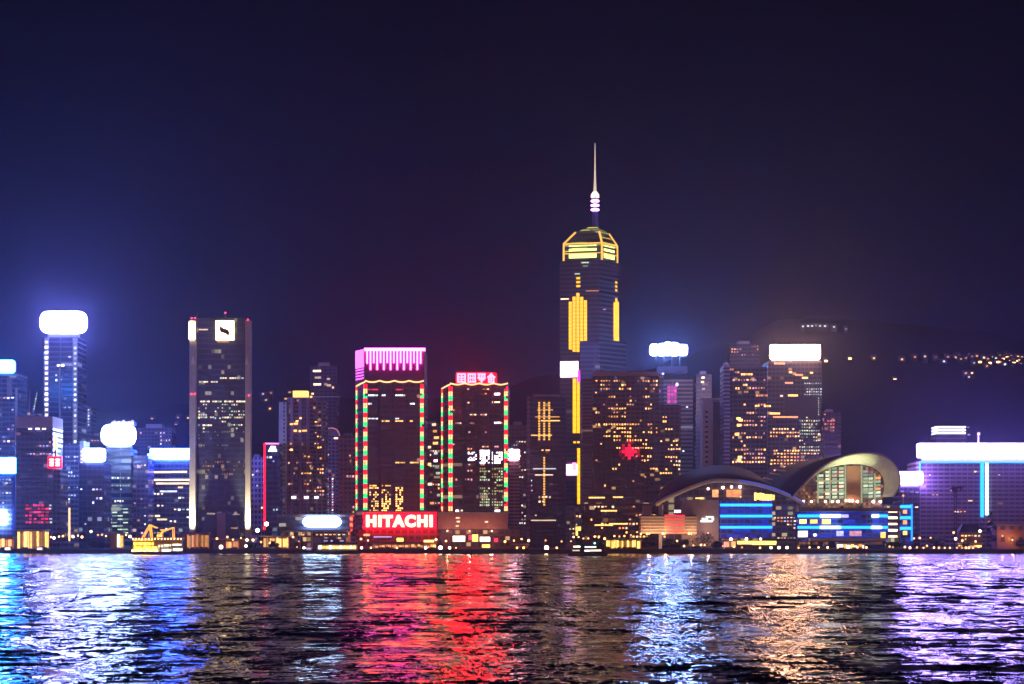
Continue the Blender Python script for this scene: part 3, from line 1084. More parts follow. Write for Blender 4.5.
t, A, B, C, Wd = edged_tower('dark tower edged in coloured lights with four glowing red characters on its roof', 441, 450.2, 508, 384, 384.5, 475, 1440, 74)
fr = t.box('sign_frame', 456, 497, 383, 384.2, 2, 3, M_STEEL)
GL = [[(0, 9, 0, 1.6), (0, 9, 7.6, 9.2), (0, 1.6, 0, 9.2), (7.4, 9, 0, 9.2), (1.6, 7.4, 3, 4.2), (1.6, 7.4, 5.4, 6.4), (3.8, 5.2, 1.5, 7.6)],
      [(0, 8.6, 0, 1.5), (0, 8.6, 7.7, 9.2), (.2, 1.7, 0, 9.2), (7, 8.5, 0, 9.2), (1.6, 7, 3.9, 5.2), (2.6, 3.6, 1.5, 7.7), (5, 6, 1.5, 7.7)],
      [(0, 8.4, 0, 1.6), (.6, 2.4, 1.6, 4), (6, 7.8, 1.6, 4), (0, 8.4, 4, 5.6), (1.4, 7, 5.6, 7), (3.2, 5.2, 1.6, 9.2)],
      [(3, 5.4, 0, 1.6), (1.6, 6.8, 1.6, 3), (0, 8.4, 3, 4.4), (1, 7.4, 5.4, 6.6), (1, 2.4, 4.4, 9.2), (6, 7.4, 4.4, 9.2), (1, 7.4, 8, 9.2), (3.4, 5, 4.4, 8)]]
for ox, gl in zip((457, 467.4, 477.4, 487), GL):
    g = MB()
    for i, (a, b, c, d) in enumerate(gl):
        g.box(t.x(ox + a), t.x(ox + b), .5 + i * .02, 1.9 + i * .02, t.z(373.2 + d), t.z(373.2 + c))
    gc = g.build('sign_character', M_SIGN_RED, t.o)
    MB().rbox(t.x(ox - 1.2), t.x(ox + 10), 2.1, 2.6, t.z(383.2), t.z(372.2), 1).build('backing', M_REDHALO, gc)  # added glowing board imitates the red halo round the character
    t.box('sign_post', ox + 3.6, ox + 4.6, 382.2, 384.3, 2, 2.6, M_STEEL)
rr = random.Random(77)
for j, y in enumerate((388.5, 393, 402, 409.5, 414, 422.5, 431.5, 446, 464)):
    for bay in range(4):
        if rr.random() < .5:
            a = 452 + bay * 14 + rr.uniform(0, 5)
            n = rr.randint(1, 3)
            for i in range(n):
                t.pane(a + i * 2.2, a + i * 2.2 + 1.8, y, y + 1.3, rr.choice((M_WORANGE, M_WPINK, M_WWARM)))
t.pane(493, 500, 393, 395.2, M_WWHITE)
t.pane(492, 500, 401.5, 402.8, M_WWARM)
t.pane(494, 501, 422, 423.6, M_WWHITE)
for bay, (a, b, ya, yb) in enumerate(((468, 477, 452, 461), (479.4, 490, 450, 464), (492, 503, 452, 464))):  # white reflection in the glass imitated by glowing panes
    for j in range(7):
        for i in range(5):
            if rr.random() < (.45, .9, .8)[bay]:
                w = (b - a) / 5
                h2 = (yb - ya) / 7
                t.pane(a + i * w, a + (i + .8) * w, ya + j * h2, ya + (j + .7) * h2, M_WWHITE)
for bay, (a, b) in enumerate(((479.4, 490), (492, 503))):
    t.panes(a, b, 467, 509, 5, 15, .62, [M_WGREEN, M_WOLIVE, M_WOLIVE], 400 + bay, fw=.8, fhh=.6, run=.3)
t.panes(452, 476, 438, 508, 8, 16, .05, [M_WORANGE, M_WPINK], 402)
t.box('podium', 438, 508, 514, 529, -6, 22, principled('podium_stone', (.36, .17, .14)))
t.box('podium_deck', 437, 509, 512.2, 513.8, -6.5, 0, M_CONC)
for px in (448, 470, 492):
    wash(t, px, 531, -14, 4200, (1, .45, .3))
t.box('ground_floor', 441, 520, 529.2, None, -1, 20, facade('fp2', (.22, .11, .10), (.06, .03, .03), 4.4, 4, .4, .25, .2, (1, .6, .3), .6, .08, (1, .3, .3), 79))
for (a, b, y0, y1, m) in ((453, 465, 536, 541.4, M_SHOPW), (468.6, 472, 535, 540, M_WRED), (472.2, 478, 534.6, 541.5, M_SHOP), (480, 490, 537, 541.4, M_SHOPW), (482, 490, 544.4, 547.6, M_SHOP), (494, 498, 538, 542, M_WRED), (456, 460, 517.5, 518.6, M_WWARM), (457, 460, 521, 522.4, M_WWARM), (456, 459, 525.4, 526.6, M_WWARM), (485, 488, 521.4, 522.6, M_WWARM), (456, 459, 510, 511.8, M_WWHITE), (461, 463, 510, 511.4, M_WWARM), (495, 500, 510, 511.8, M_WWHITE)):
    t.pane(a, b, y0, y1, m, y=-6.1 if 514 < y0 < 529 else -1.1 if y0 > 529 else -6.6, name='shop_window')
t.done()

t = Thing('apartment_block', 'dim apartment block with scattered warm windows squeezed between the two light-edged towers', 'building', 433, 1640)
t.box('wall', 422, 446, 424, None, 0, 24, facade('fr', (.14, .08, .12), (.03, .02, .03), 3.4, 3.4, .4, .3, .08, (1, .6, .4), .4, .05, (.8, .3, .5), 81))
roof_kit(t, 424, 440, 424, 9)
for (a, b, y, m) in ((432, 436, 423.5, M_WWARM), (433, 437, 430, M_WGOLD), (434, 439, 436.5, M_WGOLD), (433, 438, 442, M_WGOLD), (428, 431, 446, M_WWARM), (434, 437.6, 452, M_WCOOL), (434, 437.4, 459.5, M_WWHITE), (428, 431, 463, M_WGOLD), (435, 439, 466, M_WGREEN), (436, 440, 472, M_WGREEN), (434, 440, 476, M_WWARM), (428, 432, 483, M_WWARM), (430, 434, 502, M_WORANGE), (437, 440, 494, M_WGREEN)):
    t.pane(a, b, y, y + 2.4, m)
t.panes(427, 440, 438, 505, 5, 18, .14, [M_WGOLD, M_WWARM, M_WGREEN], 82)
t.done()

t = Thing('office_block', 'narrow banded tower with a small pinkish-white sign on top, right of the light-edged towers', 'building', 514, 1500)
t.box('wall', 508.5, 519.5, 461, None, 0, 20, facade('ft', (.42, .26, .28), (.05, .03, .04), 2.6, 40, .5, .01, .03, (1, .6, .5), .3, .03, (.9, .3, .5), 85))
t.rsign('roof_sign', 505.5, 519.5, 449.5, 459.5, -2, 2, M_SIGN_PINK, 1)
t.box('sign_frame', 509, 519, 459.6, 461, 0, 4, M_STEEL)
t.panes(509, 519, 466, 530, 3, 16, .05, [M_WPINK, M_WWARM], 86)
t.done()

t = Thing('apartment_block', 'dim violet block with faint windows between the banded tower and the gold-patterned tower', 'building', 522, 1720)
t.box('wall', 505, 531, 425, None, 0, 24, facade('fu', (.15, .09, .14), (.03, .02, .04), 3.3, 3.3, .4, .3, .05, (1, .6, .5), .4, .04, (.7, .3, .6), 87))
roof_kit(t, 508, 528, 425, 10)
t.panes(508, 529, 440, 525, 8, 24, .07, [M_WWARM, M_WPINK, M_WCOOL], 88)
t.done()

t = Thing('office_tower', 'dark tower marked with dotted gold light lines beside the tallest spire', 'building', 545, 1630)
t.box('wall', 529, 566, 397, None, 0, 30, facade('fv', (.07, .05, .09), (.02, .015, .03), 3.8, 3.2, .35, .1, .02, (1, .6, .3), .3, .03, (.5, .3, .8), 91))
t.box('corner_pier', 527, 529.8, 396, None, -.6, 30, facade('fv2', (.28, .2, .28), (.1, .06, .1), 3.8, 30, .5, .01, .02, seed=92))
for (q, a, b) in ((539, 402, 443), (544, 402, 443), (549, 402, 443), (544, 457, 508)):
    n = int((b - a) / 2.6)
    for k in range(n):
        t.pane(q - .7, q + 1.1, a + k * 2.6, a + k * 2.6 + 1.7, M_GOLDDIM, name='gold_lamp')
for (a, b, y) in ((537, 553, 409.4), (535, 559.6, 416.4), (541, 560, 420.2), (531, 552, 434.8)):
    t.pane(a, b, y, y + 1, M_WGOLD, name='gold_line')
for (a, b, y, m) in ((541.6, 543.4, 449.6, M_WGOLD), (545.6, 550, 449.6, M_WGOLD), (533, 556, 468.2, M_WCOOL), (535, 553, 474.4, M_WWARM), (531, 556, 519.8, M_WWARM), (531, 532, 480, M_WCOOL), (531, 532, 485, M_WVIO), (531, 532.6, 490, M_WPINK)):
    t.pane(a, b, y, y + 1.1, m, name='lit_floor')
t.panes(531, 562, 462, 518, 9, 12, .04, [M_WWARM, M_WCOOL], 93)
t.box('crown', 533, 560, 394, 397, 4, 24, M_CONC)
t.done()

# the tallest tower
t = Thing('skyscraper', 'tallest skyscraper with gold light columns, a glazed pyramid crown and a spire', 'building', 592, 1850)
P0, P1, P2, P3, P4 = (t.x(560), 9), (t.x(599), 0), (t.x(620), 24), (t.x(600), 46), (t.x(566), 44)
fm = facade('fw', (.06, .038, .045), (.02, .015, .02), 4.1, 60, .45, .01, .03, (1, .8, .6), .2, .006, (.7, .35, .6), 95)
MB().prism([P0, P1, P2, P3, P4], 0, t.z(260)).build('wall', fm, t.o)
# lower shoulders
MB().prism([(t.x(599.3), -.6), (t.x(628), 25), (t.x(606), 48), (t.x(602), 20)], 0, t.z(340)).build('shoulder', fm, t.o)
MB().prism([(t.x(580), -1.5), (t.x(599), -2.5), (t.x(601), 3), (t.x(581), 6)], 0, t.z(343)).build('shoulder', facade('fw2', (.11, .085, .14), (.035, .03, .055), 4.1, 60, .45, .01, .03, (1, .8, .6), .2, .016, (.55, .35, .8), 96), t.o)
Ls = (Vector(P1) - Vector(P0)).length


def fu(px):
    return (t.x(px) - P0[0]) / (P1[0] - P0[0]) * Ls


g_tops = (301, 296, 292.5, 296.5, 300)
g_bots = (349.5, 349.5, 349, 341, 340)
for k in range(5):
    a = 569.2 + k * 3.75
    b = MB()
    y = g_tops[k]
    while y < g_bots[k] - 1:
        b.fbox(P0, P1, fu(a), fu(a + 2.9), t.z(y + 3.4), t.z(y), .1, .9)
        y += 3.7
    b.build('gold_light', M_GOLD, t.o)
for k in range(3):
    y = 276.5 + k * 4
    MB().fbox(P0, P1, fu(576.6), fu(580.4), t.z(y + 2), t.z(y), .1, .7).build('gold_light', M_GOLD, t.o)
a2, b2 = P1, P2
L2 = (Vector(b2) - Vector(a2)).length
for k, (tp, bt) in enumerate(((300, 338.5), (295.5, 338.5), (299, 338.5))):
    u0 = L2 * (.74 + k * .085)
    MB().fbox(a2, b2, u0, u0 + L2 * .07, t.z(bt), t.z(tp), .1, .9).build('gold_light', M_GOLD, t.o)
for k in range(3):
    y = 278.5 + k * 4
    MB().fbox(a2, b2, L2 * .82, L2 * .9, t.z(y + 2), t.z(y), .1, .7).build('gold_light', M_GOLD, t.o)
for (a, b, ya, yb) in ((573.2, 576.4, 378, 433), (577.2, 580.0, 378, 433), (577.6, 580.2, 448, 504)):
    b_ = MB()
    y = ya
    while y < yb:
        b_.fbox(P0, P1, fu(a), fu(b), t.z(min(y + 5.3, yb)), t.z(y), .1, .9)
        y += 5.5
    b_.build('gold_light', M_GOLD, t.o)
for a in (573.6, 577.4):
    MB().fbox(P0, P1, fu(a), fu(a + 2.4), t.z(443), t.z(441), .1, .8).build('gold_light', M_GOLD, t.o)
sg = MB().fbox(P0, P1, fu(561), fu(578.4), t.z(376.5), t.z(361), .2, 2).build('light_screen', emit('screen_pink', (1, .72, .95), 5), t.o)
for q in (566, 570, 575):
    MB().fbox(P0, P1, fu(q), fu(q + 1.3), t.z(370.5), t.z(364), 1.9, 2.2).build('screen_mark', principled('screen_dark', (.15, .08, .2)), sg)
MB().fbox(P0, P1, fu(578.2), fu(580.4), t.z(382), t.z(370), .2, 2).build('magenta_light', emit('neon_mag2', (1, .03, .6), 3), t.o)
MB().fbox(P0, P1, fu(567), fu(577.4), t.z(475), t.z(464), .2, 2).build('light_screen', M_NPURPLE, t.o)
MB().fbox(P0, P1, fu(573), fu(577), t.z(470), t.z(462.6), 2.02, 2.3).build('screen_mark', emit('neon_pink3', (1, .2, .7), 4), t.o)
for (a, b, y, m) in ((561, 569, 297.4, M_WWARM), (586, 599, 290, M_WORANGE), (583, 588, 265, M_WGREEN), (575, 580, 272.6, M_WGREEN), (581.5, 589, 261.5, M_WGREEN), (603, 606, 309, M_WPINK)):
    MB().fbox(P0, P1, fu(a), fu(b), t.z(y + 1.1), t.z(y), .05, .4).build('lit_window', m, t.o)
# crown
q0, q1, q2, q3, q4 = (t.x(564), 9.6), (t.x(602), 1.5), (t.x(618.5), 23), (t.x(600), 42), (t.x(569), 40)
pl = [q0, q1, q2, q3, q4]
cz0, cz1, cz2, cz3 = t.z(259.4), t.z(242.5), t.z(230), t.z(222.5)
cx, cy = t.x(596), 22
ins = [(cx + (p[0] - cx) * .62, cy + (p[1] - cy) * .62) for p in pl]
ins2 = [(cx + (p[0] - cx) * .12, cy + (p[1] - cy) * .12) for p in pl]
crown = MB().prism(pl, cz0, cz1)
crown.prism(pl, cz1 + .02, cz2, ins)
crown.prism(ins, cz2 + .02, cz3, ins2)
crown.build('crown_glazing', facade('fx', (.10, .10, .07), (.03, .03, .03), 2.6, 12, .55, .08, .75, (.75, .72, .12), .9, .2, (.6, .6, .2), 98), t.o)
for i in (0, 1, 2, 4):
    MB().tube([(*pl[i], cz0), (*pl[i], cz1), (*ins[i], cz2)], .95, 6).build('crown_edge', M_GOLDDIM, t.o)
for i in (0, 1):
    MB().tube([(*pl[i], cz1), (*pl[i + 1], cz1)], .6, 6).build('crown_edge', M_GOLDDIM, t.o)
    MB().tube([(*pl[i], cz0 + 6.5), (*pl[i + 1], cz0 + 6.5)], .4, 6).build('crown_edge', M_GOLDDIM, t.o)
g2 = MB()
for (y, th) in ((257.2, 4.2), (250.2, 2.6), (245.4, 1.2)):
    g2.fbox(q0, q1, 5, 31, t.z(y), t.z(y - th), .1, .5)
    g2.fbox(q1, q2, 3, 21, t.z(y), t.z(y - th), .1, .5)
g2.build('crown_light', emit('lamp_lime', (.80, .85, .22), 2.4), t.o)
# spire
def zs(py):
    return CH + (HY - py) * (1850 + cy) / F - t.z0


MB().lathe([(3.4, cz3 - .5), (2.8, zs(217)), (2.4, zs(213))], 12, cx, cy).build('spire_base', principled('blue_steel', (.08, .07, .2)), t.o)
MB().lathe([(1.5, zs(213)), (1.5, zs(196))], 12, cx, cy).build('spire_neck', M_STEEL, t.o)
for y in (209.8, 205.4, 201):
    MB().lathe([(2.0, zs(y + 1.3)), (3.9, zs(y + .7)), (3.9, zs(y - .7)), (2.0, zs(y - 1.3))], 16, cx, cy).build('spire_ring_light', M_NPURPLE, t.o)
MB().lathe([(4.0, zs(197.6)), (3.8, zs(194.6)), (2.0, zs(191.8))], 12, cx, cy).build('spire_collar', emit('spire_collar_lit', (1.0, .62, .5), 2.4), t.o)
MB().lathe([(1.5, zs(191.7)), (.95, zs(180)), (.6, zs(165)), (.42, zs(150)), (.22, zs(143))], 12, cx, cy).build('spire', emit('spire_paint', (1.0, .76, .6), .9), t.o)  # light on spire and collar put in as their own glow
t.box('plinth', 561, 592, 506, None, -12, -3, facade('fw3', (.24, .15, .13), (.06, .04, .05), 4, 4, .35, .25, .2, (1, .65, .3), .6, .08, (1, .5, .3), 99))
t.pane(575, 583, 526.6, 531, M_SHOP, y=-12.1, name='shop_window')
t.pane(575.4, 577.4, 531.4, 535.6, M_SHOP, y=-12.1, name='shop_window')
t.panes(562, 591, 510, 540, 9, 7, .16, [M_WWARM, M_WGOLD], 100, y=-12)
t.done()

# stepped block full of gold windows
t = Thing('hotel_block', 'broad stepped dark block crowded with gold windows and a red light reflection', 'building', 630, 1500)
fm = facade('fy', (.14, .085, .10), (.03, .02, .035), 3.3, 3.6, .4, .2, .05, (1, .55, .2), .5, .035, (.7, .3, .5), 103)
t.box('wall', 593, 659, 376, None, 0, 34, fm)
t.box('upper_edge', 593, 659, 371.6, 375.8, .6, 33, M_PINKSTONE)
t.box('east_wing', 659.2, 681, 404.4, None, 3, 34, fm)
t.box('west_wing', 582.5, 592.8, 378, None, 2, 34, facade('fy2', (.22, .16, .22), (.06, .04, .07), 2.7, 40, .5, .01, .02, (1, .6, .4), .3, .04, (.5, .35, .8), 104))
t.box('podium', 584, 656, 503, None, -14, -.3, facade('fy3', (.24, .13, .12), (.05, .03, .04), 4.5, 5, .4, .2, .12, (1, .55, .25), .6, .06, (1, .35, .35), 105))
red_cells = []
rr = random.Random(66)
for j in range(8):                                                  # mirrored red glow imitated by glowing panes, not lit rooms
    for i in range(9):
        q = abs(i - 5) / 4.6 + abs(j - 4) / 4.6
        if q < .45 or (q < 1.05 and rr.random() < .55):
            t.pane(613 + i * 3.0, 615.7 + i * 3.0, 438 + j * 3.1, 440.8 + j * 3.1, M_REDREFL if q < .6 else M_REDREFL_DIM)
t.panes(595, 658, 379, 450, 24, 18, .24, [M_WGOLD, M_WGOLD, M_WORANGE], 106, run=.42)
t.panes(660, 681, 407, 475, 8, 17, .24, [M_WGOLD, M_WGOLD, M_WWARM], 107, run=.4, y=3)
t.panes(595, 658, 450, 500, 22, 12, .06, [M_WGOLD, M_WORANGE], 108, run=.3)
for (a, b, y) in ((588, 604, 497.4), (612, 622, 497), (594, 612, 524.6), (608, 626, 523.4), (600, 616, 510.4)):
    t.pane(a, b, y, y + 1.3, M_WGOLD, y=-14, name='lit_floor')
t.panes(586, 655, 505, 543, 20, 9, .14, [M_WGOLD, M_WORANGE, M_WWARM], 109, y=-14)
t.done()

t = Thing('office_tower', 'hazy blue tower crowned by cloud-shaped blue-white sign', 'building', 672, 1780)
t.box('wall', 664, 693, 379, None, 0, 26, facade('fz', (.38, .40, .50), (.05, .06, .10), 3.6, 40, .5, .02, .06, (.7, .8, 1), .3, .05, (.3, .4, 1), 111))
t.box('lift_core', 654, 663.8, 372, None, 2, 24, facade('fz2', (.2, .2, .32), (.04, .05, .09), 3.6, 4, lit=.06, litcol=(1, .3, .7), seed=112))
t.box('plant_room', 658, 688, 366, 371.8, 4, 22, principled('slate_blue', (.05, .07, .16)))
cl = MB()
for (a, b, y0, y1) in ((650.4, 659, 344, 354.8), (658.4, 665, 343.4, 355.2), (664.4, 671.6, 342, 354.8), (671, 679, 342.4, 355.2), (678.6, 687.6, 344.4, 354.8)):
    cl.rbox(t.x(a), t.x(b), 3 - .01 * a / 10, 6 + .01 * a / 10, t.z(y1), t.z(y0), 2.6)
cl.build('roof_sign', M_SIGN_AZURE, t.o)
for q in (656, 664, 672, 680):
    t.box('sign_post', q, q + .8, 355.8, 366, 5, 6, M_DARK)
for j in range(5):
    for i in range(3):
        t.pane(667.5 + i * 3.2, 670.2 + i * 3.2, 386 + j * 3.6, 388.8 + j * 3.6, emit('pane_magenta', (.9, .08, .55), .9, vary=.5, cell=2), name='lit_window')
t.pane(662, 664, 373, 374.4, M_WCOOL)
t.pane(676, 678, 383, 386, M_WWHITE)
t.panes(665, 692, 395, 470, 8, 22, .04, [M_WCOOL, M_WVIO], 113)
t.done()

t = Thing('apartment_block', 'pinkish slab with a single column of dark windows beside the banded tower', 'building', 714, 1600)
t.box('wall', 703, 713, 400, None, 0, 24, principled('slab_pink', (.80, .62, .60)))
t.box('side_wing', 713.2, 724, 401.5, None, 5, 24, principled('slab_shade', (.22, .18, .24)))
t.box('parapet', 703, 723.8, 398, 399.8, -.6, 24, principled('slab_pink', (.80, .62, .60)))
for k in range(11):
    t.pane(705.2, 708, 411 + k * 5, 412.8 + k * 5, M_GLASSDK, name='window')
t.panes(695, 703, 370, 400, 3, 7, .0, [M_WWARM], 114)
t.done()

t = Thing('apartment_tower', 'distant dim tower with two lit windows between the cloud sign and the banded tower', 'building', 705, 1950)
t.box('wall', 696, 712, 374, None, 0, 20, facade('fab', (.08, .09, .18), (.02, .02, .04), lit=.02, seed=116))
for (a, y) in ((701.6, 376.6), (702, 388), (701, 381)):
    t.pane(a, a + 3, y, y + 2, M_WWARM)
roof_kit(t, 697, 711, 374, 11)
t.done()

t = Thing('hotel_tower', 'dark tower with a banded pale corner, left of the warm white sign', 'building', 746, 1560)
t.box('wall', 730, 767, 367, None, 0, 30, facade('fac', (.06, .05, .08), (.012, .012, .02), 3.5, 3.4, .4, .2, .06, (1, .55, .25), .5, .012, (.3, .3, .9), 118))
t.box('corner_pier', 723.5, 729.8, 365, None, -1, 24, facade('fac2', (.36, .36, .50), (.05, .05, .10), 3.0, 40, .5, .01, .04, (.7, .7, 1), .3, .05, (.3, .3, 1), 119))
MB().ball((t.x(726.6), 6, t.z(364.4)), 2.4).build('roof_dome', M_PALE, t.o)
for (a, b, y, m) in ((727, 736, 368.6, M_WORANGE), (735, 742, 371.4, M_WGOLD), (741, 754, 373.4, M_WGOLD), (743, 748, 384, M_WGOLD), (744, 751, 391, M_WGOLD), (756, 769, 394.6, M_WORANGE), (755, 760, 405, M_WGOLD), (764, 772, 405.2, M_WGOLD)):
    n = max(1, int((b - a) / 2.4))
    for i in range(n):
        t.pane(a + i * 2.4, a + i * 2.4 + 1.9, y, y + 1.8, m)
t.panes(732, 766, 378, 464, 12, 21, .17, [M_WGOLD, M_WORANGE, M_WPINK], 120)
for (a, y) in ((736.6, 417.4), (738.6, 419), (737, 424), (738, 456), (737, 459), (735, 433)):
    t.pane(a, a + 4, y, y + 2.4, M_WGOLD)
t.done()

t = Thing('apartment_tower', 'distant tower with a sprinkle of warm top windows behind the dark hotel tower', 'building', 745, 2000)
t.box('wall', 730, 760, 344, None, 0, 24, facade('fad', (.06, .05, .10), (.02, .02, .03), lit=.03, seed=122))
t.panes(731, 759, 345, 362, 11, 6, .22, [M_WORANGE, M_WGOLD, M_WPINK], 123, run=.3)
roof_kit(t, 732, 758, 344, 12)
t.done()

t = Thing('hotel_tower', 'wide dark tower with pale lit lower windows under a warm white roof sign', 'building', 796, 1640)
t.box('wall', 768, 822, 361, None, 0, 34, facade('fae', (.06, .05, .08), (.012, .012, .02), 3.6, 3.4, .4, .2, .08, (1, .55, .25), .5, .012, (.35, .3, .9), 125))
t.rsign('roof_sign', 770.5, 820, 345, 358.6, -2, 4, M_SIGN_WARM, .8)
t.box('sign_frame', 772, 819, 358.7, 361, 0, 5, M_STEEL)
t.box('sky_lobby', 785, 818, 397, 416, -.9, 0, M_GLASSDK)
t.panes(804, 822, 382, 396, 8, 5, .55, [M_WGREEN, M_WCOOL], 126)
for k in range(8):
    t.pane(817, 819, 397.6 + k * 2.3, 399 + k * 2.3, M_WGREEN, name='edge_light')
t.panes(799, 820, 416, 452, 9, 11, .6, [M_WGREEN, M_WGREEN, M_WWARM], 127, run=.2)
for (a, b, y, m) in ((774, 785, 362.6, M_WORANGE), (802, 808, 377, M_SHOP), (789, 792, 371.4, M_WGOLD), (795, 803, 374, M_WORANGE), (810, 813, 372, M_WGOLD), (785, 793, 382, M_WORANGE), (780, 783, 395, M_WWARM), (788, 798, 394.6, M_SHOP), (795, 798, 405, M_WGOLD), (773, 798, 416.2, M_WORANGE), (770, 780, 412.6, M_WGOLD)):
    t.pane(a, b, y, y + 1.7, m)
t.panes(770, 800, 420, 456, 11, 10, .38, [M_WGOLD, M_WWARM, M_WORANGE], 128)
t.panes(770, 820, 452, 472, 15, 6, .38, [M_WGOLD, M_WORANGE], 129)
t.done()

t = Thing('apartment_block', 'dim block with reddish top windows to the right of the warm-signed tower', 'building', 831, 1750)
t.box('wall', 823, 841, 412, None, 0, 24, facade('faf', (.12, .085, .15), (.03, .02, .05), lit=.05, litcol=(1, .4, .3), seed=131))
t.panes(824, 835, 413, 432, 4, 6, .35, [M_WORANGE, M_WPINK, M_WRED], 132)
roof_kit(t, 824, 838, 412, 13)
t.done()

for (a, b, tp, Y, sd, lab) in ((-20, 40, 440, 1900, 143, 'hazy blue block in the background between the left edge towers'),
                               (90, 104, 436, 1900, 144, 'hazy thin block behind the square white sign at left'),
                               (136, 172, 428, 1950, 145, 'hazy blue block with few lights behind the long blue-white sign'),
                               (395, 445, 440, 1900, 147, 'dim block in the background behind the two light-edged towers')):
    t = Thing('background_block', lab, 'building', (a + b) / 2, Y)
    t.box('wall', a, b, tp, None, 0, 24, facade('fbg%d' % sd, (.13, .11, .18), (.03, .03, .06), 3.4, 3.4, .4, .25, .05, (1, .65, .45), .35, .04, (.4, .35, .9), sd))
    roof_kit(t, a, b, tp, sd)
    t.panes(a + 1, b - 1, tp + 3, 520, max(3, int((b - a) / 3)), 24, .05, [M_WWARM, M_WPINK, M_WCOOL, M_WORANGE], sd)
    t.done()

# ------------------------------------------------------------------ the convention centre
t = Thing('convention_centre', 'waterfront convention centre with two winged shell roofs and blue neon bands', 'building', 780, 1345)
X, Zp = t.x, t.z


def arc(pts, y, n=6):
    return [(X(p.x), y, Zp(p.y)) for p in spline(pts, n)]


# left hall
fa = arc([(655, 504), (664, 499), (676, 493.4), (690, 487.4), (704, 482.4), (716, 480.4), (732, 480.6), (750, 483), (768, 487.4), (786, 494.6), (803, 504)], -6)
fb_ = arc([(664, 489), (674, 480), (684, 473.6), (696, 469), (708, 465), (720, 463), (736, 463.6), (750, 466.4), (762, 471), (774, 479), (786, 492)], 40)
MB().loft([fa, fb_], .8).build('shell_roof', M_ROOF, t.o, True)
rim = MB()
for k in range(len(fa) - 1):
    p, q = fa[k], fa[k + 1]
    rim.loft([[(p[0], -7.2, p[2] + .7), (q[0], -7.2, q[2] + .7)], [(p[0], -7.2, p[2] - 1.5), (q[0], -7.2, q[2] - 1.5)]])
rim_o = MB().tube([(p[0], -6.8, p[2] - .4) for p in fa], 1.35, 8).build('roof_rim', M_CREAMWALL, t.o)
MB().tube([(p[0], -7.4, p[2] - .1) for p in fa[38:]], .7, 6).build('rim_light', emit('neon_rimblue', (.06, .12, 1), 1.6), t.o)
soff = arc([(661, 505), (676, 497.4), (690, 491), (704, 486), (716, 484), (732, 484.4), (750, 487), (768, 491), (786, 498), (799, 506)], 5)
# glazed gable under the rim
gl = [(p[0], p[2] - 1.6) for p in fa if X(663) < p[0] < X(800)]
MB().xz([(X(663), Zp(545))] + gl + [(X(800), Zp(545))], 4, 26).build('gable_wall', facade('fcc', (.26, .17, .18), (.05, .035, .06), 5, 4.2, .25, .12, .12, (.9, .7, .4), .35, .06, (.4, .3, .9), 151), t.o)
t.box('stair_tower', 659, 662, 500, None, 0, 6, M_PALE)
t.box('stone_wall', 682, 719, 500, 546, 1.2, 4, principled('centre_stone', (.40, .30, .28)))
# striped wall with a red light on it
b = MB()
for k in range(6):
    b.box(X(640), X(696), -6 + .01 * k, 10, Zp(518.6 + k * 3.0), Zp(516.6 + k * 3.0))
b.build('striped_wall', principled('stripe_stone', (.56, .42, .36)), t.o)
t.box('striped_wall_core', 640.5, 695.5, 515, 534, -5.2, 9.6, principled('stripe_core', (.10, .07, .08)))
t.box('roof_box', 643, 652, 505.4, 514.8, 0, 8, M_PINKSTONE)
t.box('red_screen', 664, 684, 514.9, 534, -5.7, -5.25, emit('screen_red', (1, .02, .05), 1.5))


for px in (648, 664, 690):
    wash(t, px, 534, -11, 5200, (1, .55, .25))
wash(t, 707, 533, -8, 3800, (1, .6, .5))  # added lamp, brightens the stone wall
wash(t, 740, 497, -4, 900, (1, .8, .6))
# logo light on the stone wall
b = MB()
for (q0, q1, yy, hh) in ((700.6, 712.6, 520.4, 1.6), (702, 704.4, 518, 2.2), (706, 713.6, 516.4, 1.2), (712, 714, 517.6, 2.6), (705.4, 708, 518.4, 1.4)):
    b.box(X(q0), X(q1), .7, 1.15, Zp(yy + hh), Zp(yy))
b.build('wall_emblem', emit('emblem_white', (.8, 1, .95), 2.2), t.o)
for q, y in ((708.6, 488.6), (723.4, 487.4), (732, 486.8), (740.6, 486.6)):
    MB().ball((X(q), 3, Zp(y)), .85).build('soffit_lamp', M_STREETW, t.o)
t.pane(675, 681, 510, 512.6, M_WWHITE, y=4)
t.pane(696, 704, 497.4, 498.8, M_WGOLD, y=4)
for (a, b2) in ((713, 719), (727, 742)):
    t.pane(a, b2, 489.6, 497, M_WORANGE, y=4)
rr = random.Random(12)
for i in range(8):
    a = 755 + i * 2.6
    t.pane(a, a + 2.1, 492 + .35 * i + rr.random(), 499 + rr.random() * 3, M_SHOP if i % 3 else M_WGOLD, y=4)


def neon_bands(pairs, rows, y, mats):
    for y0 in rows:
        for (a, b), m in zip(pairs, mats):
            MB().rbox(X(a), X(b), y - 1.4, y, Zp(y0 + 2.0), Zp(y0 - .6), .6).build('neon_band', m, t.o)


blue_wall = principled('blue_lit_wall', (.30, .34, .62), .5)
t.box('neon_wall', 720, 772, 500.5, 538, 0, 3.8, facade('fcb', (.18, .22, .55), (.02, .03, .16), 3.3, 4, .3, .1, .9, (.004, .04, .9), .6, .5, (.006, .045, 1), 153))
neon_bands([(720, 772)], (504.4, 515.4, 526.6), -.1, [M_NBLUE])
# middle link
t.box('link_block', 772.3, 797, 500, None, 3, 24, facade('fcl', (.20, .15, .24), (.04, .035, .08), 3.6, 4, .35, .12, .3, (1, .75, .5), .45, .15, (.1, .15, 1), 154))
t.panes(774, 797, 516, 540, 7, 7, .35, [M_WORANGE, M_WWARM, M_WVIO], 155, y=3)

